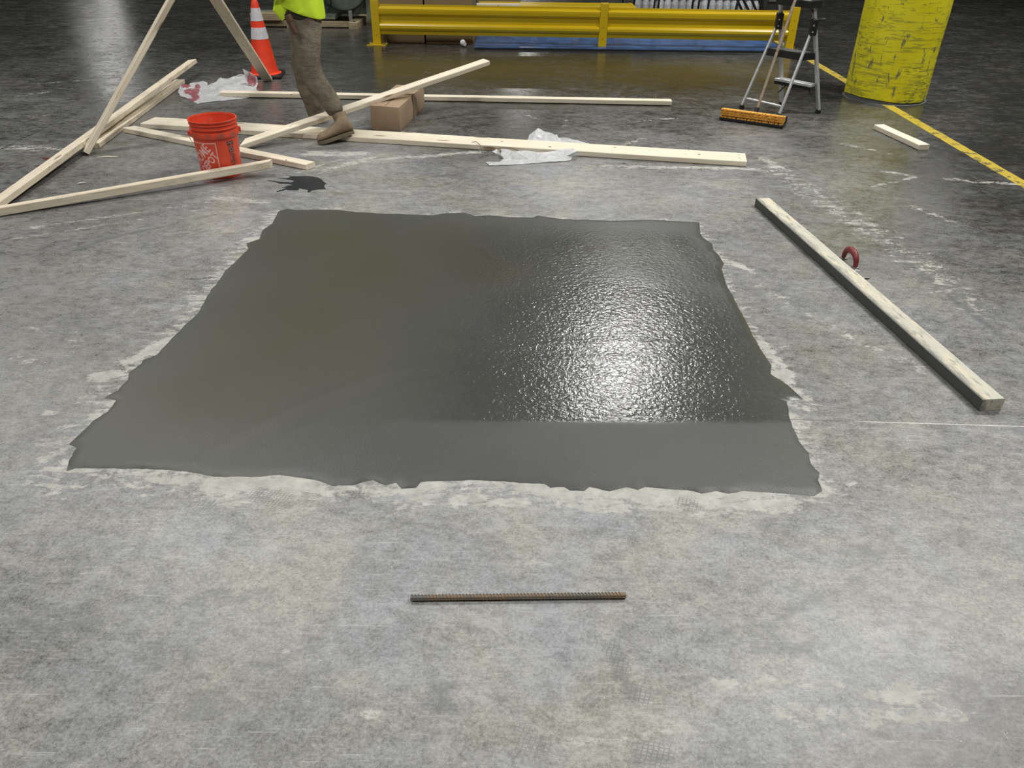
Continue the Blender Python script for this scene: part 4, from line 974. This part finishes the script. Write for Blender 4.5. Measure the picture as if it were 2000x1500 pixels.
# ------------------------------------------------------------------ step ladder
M_al = simple('brushed_aluminium', (.66, .67, .67), .38, .45, var=.08, scale=30)
M_blp = simple('black_plastic', (.018, .018, .02), .42)
RR = G(1597, 221); RL = G(1525, 206); TL = G(1448, 212); TR = G(1521, 229)
def U(px, py, y): return D(px, py, y)
e = empty('step_ladder', ((RR.x+TL.x)/2, (RR.y+TL.y)/2, 0), 'small aluminium step ladder with black platform left of the yellow column', 'ladder'); EL = e.location.copy()
def bar(p0, p1, w, h, name, mat, roll=0, bev=.003):
    M, L = frame(p0, p1, roll); M = Matrix.Translation(-EL) @ M
    return MB().box((0, 0, 0), (L, w, h), M, bev).build(name, mat, e)
def foot(p, nm='rubber_foot'):
    MB().box((p.x-EL.x, p.y-EL.y, .016), (.035, .045, .032), bev=.004).build(nm, M_blp, e)
# tops: rails go up to the tray
RRt = D(1590, 5, RR.y-.02); RLt = D(1524.5, -10, RL.y-.02)
HL = D(1521, 42, RL.y-.03); HR = D(1588, 54, RR.y-.03)
for p, q in ((RR, RRt), (RL, RLt)):
    p = Vector((p.x, p.y, .03)); q = p+(q-p)*1.12; bar(p, q, .022, .050, 'side_rail', M_al, R(90)); foot(p)
for p, q in ((TL, HL), (TR, HR)):
    p = Vector((p.x, p.y, .03)); MB().tube([p-EL, q-EL], .0135, 12).build('support_tube', M_al, e, smooth=True); foot(p)
for q in (HL, HR):
    MB().box(q-EL+Vector((0, -.008, .005)), (.055, .06, .13), bev=.008).build('hinge_bracket', M_blp, e)
    qe = q-EL
    for dz in (-.03, .02): MB().tube([qe+Vector((-.01, -.036, dz)), qe+Vector((-.01, -.043, dz))], .007, 8).build('rivet', M_al, e)
lerp = lambda a, b, t_: a+(b-a)*t_
def on(p, q, z):
    p = Vector(p); return p+(q-p)*((z-p.z)/(q.z-p.z))
# platform between rails and tubes
zp = .475
pts = [on(TL, HL, zp), on(TR, HR, zp), on(RR, RRt, zp), on(RL, RLt, zp)]
cx = sum((p for p in pts), Vector())/4
P2 = [(cx.x+(p.x-cx.x)*1.0-EL.x, cx.y+(p.y-cx.y)*.95-EL.y) for p in pts]
m = MB().prism(P2, .055, zp-.033); m.build('platform', M_blp, e)
P3 = [((x-cx.x+EL.x)*.86+cx.x-EL.x, (y-cx.y+EL.y)*.86+cx.y-EL.y) for x, y in P2]
MB().prism(P3, .003, zp+.022).build('grip_pad', simple('grey_grip_pad', (.07, .07, .065), .6), e)
zs_ = .235
a, b = on(RL, RLt, zs_), on(RR, RRt, zs_); off = Vector(((TL.x-RL.x), (TL.y-RL.y), 0)).normalized()*.035
bar(a+off, b+off, .09, .022, 'lower_step', M_al); bar(a+off*1.8-Vector((0, 0, .02)), b+off*1.8-Vector((0, 0, .02)), .012, .04, 'step_lip', M_blp)
for s0, s1 in ((a, lerp(a, b, .25)), (b, lerp(b, a, .25))):
    MB().tube([s0-Vector((0, 0, .12))-EL, s1-Vector((0, 0, .02))-EL], .005, 6).build('step_brace', M_blp, e)
zc_ = .085
a, b = on(TL, HL, zc_), on(TR, HR, zc_); MB().tube([a-EL, b-EL], (.011), 10).build('cross_bar', M_al, e, smooth=True)
# tray and handle above
ztr = RRt.z+.02
c_ = (RRt+RLt)/2; dr = (RRt-RLt); dr.z = 0; dr.normalize(); pr = Vector((-dr.y, dr.x, 0))
Mt = Matrix(((dr.x, pr.x, 0, c_.x-EL.x), (dr.y, pr.y, 0, c_.y-EL.y), (0, 0, 1, ztr-.055), (0, 0, 0, 1)))
m = MB(); m.box((.05, -.03, .03), (.36, .16, .06), Mt, .01); m.build('tool_tray', M_blp, e)
m = MB(); q = RRt-EL; m.tube([q+Vector((0, 0, -.05)), q+Vector((.05, .01, -.12)), q+Vector((.09, .02, -.13)), q+Vector((.125, .02, -.125))], (.012), 8); m.build('strap', M_blp, e, smooth=True)

# ------------------------------------------------------------------ push broom leaning on the ladder
M_bris = simple('amber_bristles', sl(226, 168, 70), .7, var=.2, scale=40, dirt=(.35, .22, .08), dscale=30, bump=.4, bscale=160)
M_hand = wood('grey_brown_handle', (.36, .29, .21), (.26, .2, .14))
a = G(1409, 222, .045); b = G(1533, 239, .045)
bd = (b-a); bd.z = 0; Lh = bd.length; bd.normalize(); bn = Vector((bd.y, -bd.x, 0))   # bn towards the camera
mid = (a+b)/2
e = empty('push_broom', (mid.x, mid.y, 0), 'wide push broom with amber bristles leaning on the step ladder', 'broom', rz=math.atan2(bd.y, bd.x))
MB().box((0, .055, .05), (Lh, .045, .06), bev=.006).box((0, .012, .018), (Lh, .11, .03), bev=.006).build('broom_block_shade', M_blp, e)  # lower black slab stands in for the shade beneath the bristles
# tufts in rows: one brush
m = MB(); nt = 46
for i in range(nt):
    x = -Lh/2+.012+(Lh-.024)*i/(nt-1)
    for k in range(4):
        z = .042+.012*k; jx = random.uniform(-.004, .004)
        m.tube([(x, .035, z+.006), (x+jx, -.005, z+.002+.004*(k-1)), (x+jx*1.6, -.045, z-.004+.008*(k-1))], [.0055, .0068, .0062], 5)
m.box((0, -.002, .062), (Lh-.016, .07, .034))
m.build('bristles', M_bris, e)
hb = Vector((D(1477, 219, mid.y+.03).x-mid.x, .05, .07)); hb = Vector((e.matrix_basis.to_3x3().inverted() @ (D(1476, 219, mid.y+.05)-e.location))); hb.z = .07
top = e.matrix_basis.to_3x3().inverted() @ (D(1556, -8, 7.02)-e.location)
dv = (top-hb)
m = MB(); m.tube([hb, hb+dv*1.5], .0125, 12); m.build('broom_handle', M_hand, e, smooth=True)
MB().tube([hb+dv*.0, hb+dv*.05], .018, 12).build('handle_socket', M_blp, e, smooth=True)

# ------------------------------------------------------------------ worker
def skin(name, verts, edges, mat, parent, sub=2, disp=0, dscale=.12, root=0):
    me = bpy.data.meshes.new(name); me.from_pydata([tuple(v[0]) for v in verts], edges, [])
    o = link(name, me, mat, parent)
    md = o.modifiers.new('s', 'SKIN'); md.use_smooth_shade = True; md.branch_smoothing = .6
    for i, v in enumerate(verts):
        sv = me.skin_vertices[0].data[i]; r_ = v[1]; sv.radius = r_ if isinstance(r_, tuple) else (r_, r_); sv.use_root = (i == root)
    ms = o.modifiers.new('u', 'SUBSURF'); ms.levels = sub; ms.render_levels = sub
    if disp:
        tx = bpy.data.textures.new(name+'_folds', 'CLOUDS'); tx.noise_scale = dscale; tx.noise_depth = 2
        ms2 = o.modifiers.new('u2', 'SUBSURF'); ms2.levels = 1; ms2.render_levels = 1
        mdp = o.modifiers.new('d', 'DISPLACE'); mdp.texture = tx; mdp.strength = disp; mdp.mid_level = .5; mdp.texture_coords = 'LOCAL'
    return o
yw = 6.12
hipN = D(597, 62, yw-.01); kneeN = D(608, 150, yw-.05); ankN = D(663, 232, yw-.11); toeN = G(632, 281, .02)
hipF = D(593, 62, yw+.20); kneeF = D(592, 150, yw+.30); ankF = D(624, 236, yw+.42)
pel = D(593, 30, yw+.09)
t = NT('grey_brown_work_trousers'); c = t.co(); n = t.noise(c, 6, 6, .65); n2 = t.noise(c, 260, 2)
t.set(Base_Color=t.mix(t.ss(n, .4, .7), sl(128, 121, 105), sl(106, 95, 85)), Roughness=.9, Specular_IOR_Level=.15, Normal=t.bump(t.noise(t.map(c, (1, 1, 2.2)), 9, 5, .6, 1.5), .7, .03)); M_tr = t.m
t = NT('hi_vis_yellow_cloth'); c = t.co(); n = t.noise(c, 8, 5)
t.set(Base_Color=t.mix(n, (.60, .88, .03), (.72, .95, .07)), Roughness=.85, Specular_IOR_Level=.2, Normal=t.bump(t.noise(t.map(c, (1, 1, .5), (0, R(35), 0)), 7, 4, .6, 1), .7, .03)); M_hv = t.m
M_skin = simple('skin', (.33, .17, .10), .55)
M_boot = simple('dusty_tan_boot', sl(138, 120, 96), .8, var=.2, scale=14, dirt=(.33, .30, .25), dscale=12, bump=.4, bscale=30)
M_sole = simple('tan_boot_sole', sl(120, 108, 90), .8)
pe = Vector((pel.x, pel.y, 0)); W_ = empty('person', pe, 'worker in hi-vis yellow shirt and grey-brown trousers stepping past the box', 'person'); WO = W_.location.copy()
L_ = lambda v: Vector(v)-WO
zh = pel.z
ch_ = L_(pel)+Vector((.01, 0, 0))
spine = [ch_+Vector((0, 0, .0)), ch_+Vector((.01, 0, .16)), ch_+Vector((.0, 0, .36)), ch_+Vector((-.02, 0, .52)), ch_+Vector((-.04, 0, .60)), ch_+Vector((-.06, 0, .68))]
# continuous body: torso, neck, head, arms, legs
ns = -1
shN = spine[3]+Vector((0, -.19, -.04)); shF = spine[3]+Vector((0, .19, -.04))
elN = shN+Vector((-.10, -.05, -.27)); elF = shF+Vector((-.12, .05, -.26)); wrN = elN+Vector((-.24, .0, .04)); wrF = elF+Vector((-.23, -.02, .03))
def hand(wr, dirn, side):
    vs_ = []; es_ = []
    pm = wr+dirn*.05; vs_.append((pm, (.026, .018)))
    up = Vector((0, 0, 1)); sd = dirn.cross(up).normalized()*side
    return pm, sd
bv = [(spine[0], (.13, .16)), (spine[1], (.115, .145)), (spine[2], (.12, .16)), (spine[3], (.10, .13)), (spine[4], .058), (spine[5], .056), (spine[5]+Vector((-.02, 0, .09)), (.085, .075)), (spine[5]+Vector((-.02, 0, .17)), (.088, .078)),
      (shN, .055), (elN, .042), (wrN, .027), (shF, .055), (elF, .042), (wrF, .027),
      (L_(hipN), .075), (L_(kneeN), .05), (L_(ankN)+Vector((-.01, 0, .03)), .035), (L_(hipF), .075), (L_(kneeF), .05), (L_(ankF)+Vector((0, 0, .03)), .035)]
be = [(0, 1), (1, 2), (2, 3), (3, 4), (4, 5), (5, 6), (6, 7), (3, 8), (8, 9), (9, 10), (3, 11), (11, 12), (12, 13), (0, 14), (14, 15), (15, 16), (0, 17), (17, 18), (18, 19)]
for wi_, sgn in ((10, -1), (13, 1)):
    wr = bv[wi_][0]; dirn = Vector((-1, 0, -.1)).normalized(); palm = len(bv); bv.append((wr+dirn*.06, (.030, .020))); be.append((wi_, palm)); k2 = len(bv); bv.append((wr+dirn*.09, (.032, .016))); be.append((palm, k2))
    for f_ in range(4):
        off = Vector((0, 0, .027-.018*f_)); ln = (.070, .078, .072, .058)[f_]
        p1 = wr+dirn*.105+off; p2 = p1+dirn*ln*.5+Vector((0, -sgn*.012, 0)); p3 = p2+dirn*ln*.4+Vector((0, -sgn*.026, -.004)); i_ = len(bv)
        bv += [(p1, .0088), (p2, .0082), (p3, .007)]; be += [(k2, i_), (i_, i_+1), (i_+1, i_+2)]
    i_ = len(bv); bv += [(wr+dirn*.05+Vector((0, -sgn*.012, .032)), .010), (wr+dirn*.085+Vector((0, -sgn*.024, .042)), .008)]; be += [(palm, i_), (i_, i_+1)]
skin('body', bv, be, M_skin, W_)
# face details
hd = spine[5]+Vector((-.02, 0, .11))
MB().tube([hd+Vector((-.078, 0, .03)), hd+Vector((-.098, 0, .0)), hd+Vector((-.085, 0, -.012))], [.009, .014, .010], 8).build('nose', M_skin, W_, smooth=True)
for s_ in (-1, 1):
    MB().lathe([(0, -.012), (.008, -.009), (.012, 0), (.008, .009), (0, .012)], 12, hd+Vector((-.076, s_*.03, .035))).build('eye', simple('eye_white', (.5, .48, .45), .2), W_, smooth=True)
    MB().tube([hd+Vector((0, s_*.078, .04)), hd+Vector((.012, s_*.088, .02)), hd+Vector((.0, s_*.08, -.015))], [.008, .012, .007], 8).build('ear', M_skin, W_, smooth=True)
MB().tube([hd+Vector((-.074, -.022, -.042)), hd+Vector((-.088, 0, -.040)), hd+Vector((-.074, .022, -.042))], [.004, .006, .004], 6).build('mouth', simple('lips', (.28, .10, .08), .5), W_)
m = MB(); m.lathe([(.095, .075), (.10, .10), (.092, .15), (.06, .19), (0, .205)], 32, hd); m.box((hd.x-.10, hd.y, hd.z+.078), (.09, .14, .006), bev=.002)
m.build('cap', simple('grey_cap', (.12, .12, .13), .8), W_, smooth=True)
# trousers
def mixp(a, b, t_): return a+(b-a)*t_
kN, aN, hN = L_(kneeN), L_(ankN), L_(hipN); kF, aF, hF = L_(kneeF), L_(ankF), L_(hipF)
cN = D(655, 214, yw-.09)-WO; 
tv = [(ch_+Vector((0, 0, .10)), (.140, .150)), (ch_+Vector((-.004, 0, -.08)), (.158, .158)), (mixp(ch_, hN, .85)+Vector((-.005, 0, -.05)), (.125, .115)), (mixp(hN, kN, .5)+Vector((-.015, 0, 0)), (.118, .108)), (kN, (.092, .088)), (mixp(kN, cN, .5)+Vector((.012, 0, 0)), (.084, .080)), (mixp(kN, cN, .9), (.078, .074)), (cN+Vector((.012, 0, -.045)), (.066, .064)),
      (mixp(ch_, hF, .85)+Vector((-.0, 0, -.05)), (.120, .110)), (mixp(hF, kF, .5), (.108, .100)), (kF, (.088, .082)), (mixp(kF, aF, .5), (.076, .076)), (mixp(kF, aF, .92), (.075, .07))]
skin('trousers', tv, [(0, 1), (1, 2), (2, 3), (3, 4), (4, 5), (5, 6), (6, 7), (1, 8), (8, 9), (9, 10), (10, 11), (11, 12)], M_tr, W_, disp=.030, dscale=.11)
# shirt hangs over the belt
sv = [(ch_+Vector((-.006, 0, -.005)), (.162, .175)), (ch_+Vector((-.004, 0, .09)), (.158, .175)), (spine[2], (.15, .185)), (spine[3]+Vector((0, 0, .0)), (.12, .15)), (spine[4]+Vector((0, 0, -.03)), .07), (shN, .085), (mixp(shN, elN, .75), .072), (shF, .085), (mixp(shF, elF, .75), .072)]
def lathe_sec(secs, n=40):
    """secs: (center, rx, ry, tilt) rings"""
    bm = bmesh.new(); rings = []
    for c_, rx_, ry_, tl in secs:
        rg_ = []
        for k in range(n):
            a_ = 2*math.pi*k/n; x_, y_ = rx_*math.cos(a_), ry_*math.sin(a_)
            fold = 1+.035*math.sin(a_*7+c_.z*14)+.03*mnoise.noise(Vector((a_*2, c_.z*7, 3)))
            rg_.append(bm.verts.new((c_.x+x_*fold, c_.y+y_*fold, c_.z+tl*x_)))
        rings.append(rg_)
    for A, B in zip(rings, rings[1:]):
        for k in range(n): bm.faces.new((A[k], A[(k+1) % n], B[(k+1) % n], B[k]))
    return bm, rings
c0 = ch_+Vector((-.022, 0, .055))
secs = [(c0+Vector((-.004, 0, -.020)), .164, .172, -.36), (c0+Vector((-.004, 0, .0)), .168, .176, -.34), (c0+Vector((-.004, 0, .07)), .164, .176, -.2), (c0+Vector((0, 0, .16)), .158, .176, 0), (c0+Vector((.0, 0, .28)), .158, .185, 0), (c0+Vector((-.01, 0, .40)), .152, .195, 0), (c0+Vector((-.02, 0, .49)), .13, .19, 0), (c0+Vector((-.03, 0, .545)), .10, .13, 0), (c0+Vector((-.04, 0, .575)), .072, .075, 0)]
bm, rings = lathe_sec(secs)
me = bpy.data.meshes.new('shirt'); bmesh.ops.recalc_face_normals(bm, faces=bm.faces)
for f in bm.faces: f.smooth = True
bm.to_mesh(me); bm.free(); o = link('shirt', me, M_hv, W_); md = o.modifiers.new('t', 'SOLIDIFY'); md.thickness = .004
md = o.modifiers.new('u', 'SUBSURF'); md.levels = 1; md.render_levels = 1
for s0, s1 in ((shN, elN), (shF, elF)):
    d_ = s1-s0; ins = (spine[3]-s0)*.45
    MB().tube([s0+ins+Vector((0, 0, .015)), s0+Vector((0, 0, .005)), s0+d_*.35, s0+d_*.85], [.085, .082, .075, .072], 18, cap=False).build('sleeve', M_hv, W_, smooth=True)
# loose shirt tail at the front
tp = D(548, 14, yw-.02)-WO
m = MB(); m.tube([tp+Vector((.02, .02, .05)), tp+Vector((.0, .0, -.02)), tp+Vector((.03, -.0, -.07))], [(.045, .06), (.035, .06), (.012, .04)], 12); m.build('shirt_tail', M_hv, W_, smooth=True)
# belt and leather pouch in the front pocket
bm, rings = lathe_sec([(c0+Vector((-.004, 0, -.055)), .153, .156, -.12), (c0+Vector((-.004, 0, -.02)), .153, .156, -.12)])
me = bpy.data.meshes.new('belt'); bm.to_mesh(me); bm.free(); o = link('belt', me, simple('dark_belt', (.03, .025, .02), .5), W_)
M_lea = simple('brown_leather', sl(84, 62, 50), .7, var=.2, scale=20)
q0_ = D(562, 34, yw-.155)-WO; q1_ = D(577, 62, yw-.155)-WO
m = MB(); Mp, Lp = frame(q0_, q1_, 0); m.box((0, 0, 0), (Lp+.03, .075, .03), Mp, .01); pch = m.build('leather_pouch', M_lea, W_, smooth=True)
MB().box((-.04, -.0, .006), (.05, .08, .034), Mp, .008).build('pouch_flap', M_lea, pch, smooth=True)
# boots
def boot(toe, heel_, ank, nm, pitch_up):
    toe, heel_, ank = [Vector(v)-WO for v in (toe, heel_, ank)]
    fw = (toe-heel_).normalized(); sd = fw.cross(Vector((0, 0, 1))).normalized(); up = sd.cross(fw).normalized(); Lf = (toe-heel_).length
    bm = bmesh.new(); rings = []; n = 16
    prof = [(-.02, .018, .045, .030), (.0, .036, .080, .036), (.10, .040, .115, .036), (.24, .042, .125, .036), (.36, .042, .105, .038), (.5, .043, .082, .044), (.68, .048, .062, .050), (.84, .046, .055, .050), (.94, .036, .045, .040), (1.0, .014, .024, .018)]
    for s_, hw, ht, hb_ in prof:
        rg_ = []
        for k in range(n):
            a_ = 2*math.pi*k/n; y_ = math.cos(a_)*max(hw, hb_*.9); z_ = math.sin(a_)
            zz_ = (ht*.5)+(ht*.5)*z_
            rg_.append(bm.verts.new(heel_+fw*(Lf*s_)+sd*y_+up*(zz_+.018)))
        rings.append(rg_)
    for A, B in zip(rings, rings[1:]):
        for k in range(n): bm.faces.new((A[k], A[(k+1) % n], B[(k+1) % n], B[k]))
    bm.faces.new(rings[0][::-1]); bm.faces.new(rings[-1])
    bmesh.ops.recalc_face_normals(bm, faces=bm.faces)
    for f in bm.faces: f.smooth = True
    me = bpy.data.meshes.new(nm); bm.to_mesh(me); bm.free(); o = link(nm, me, M_boot, W_)
    c_ = heel_+fw*(Lf*.16)+up*.08
    MB().tube([c_, mixp(c_, ank, .6), ank+Vector((0, 0, .03))], [(.046, .05), (.047, .052), (.055, .055)], 16).build('boot_shaft', M_boot, o, smooth=True)
    pl_ = []
    for s_, hw, ht, hb_ in prof: pl_.append((Lf*s_, max(hw, hb_*.95)+.004))
    poly = pl_+[(x_, -y_) for x_, y_ in reversed(pl_)]
    Ms = Matrix(((fw.x, sd.x, up.x, heel_.x), (fw.y, sd.y, up.y, heel_.y), (fw.z, sd.z, up.z, heel_.z), (0, 0, 0, 1)))
    MB().prism(poly, .022, 0, Ms).build('sole', M_sole, o)
    return o
heelN = D(689, 259, ankN.y-.03); 
boot(G(622, 281, .004), heelN, ankN, 'boot', 1)
tF = Vector((ankF.x-.07, ankF.y+.21, .002)); boot(tF, Vector((ankF.x+.02, ankF.y-.06, .002)), ankF, 'boot', 0)
bpy.context.view_layer.update()
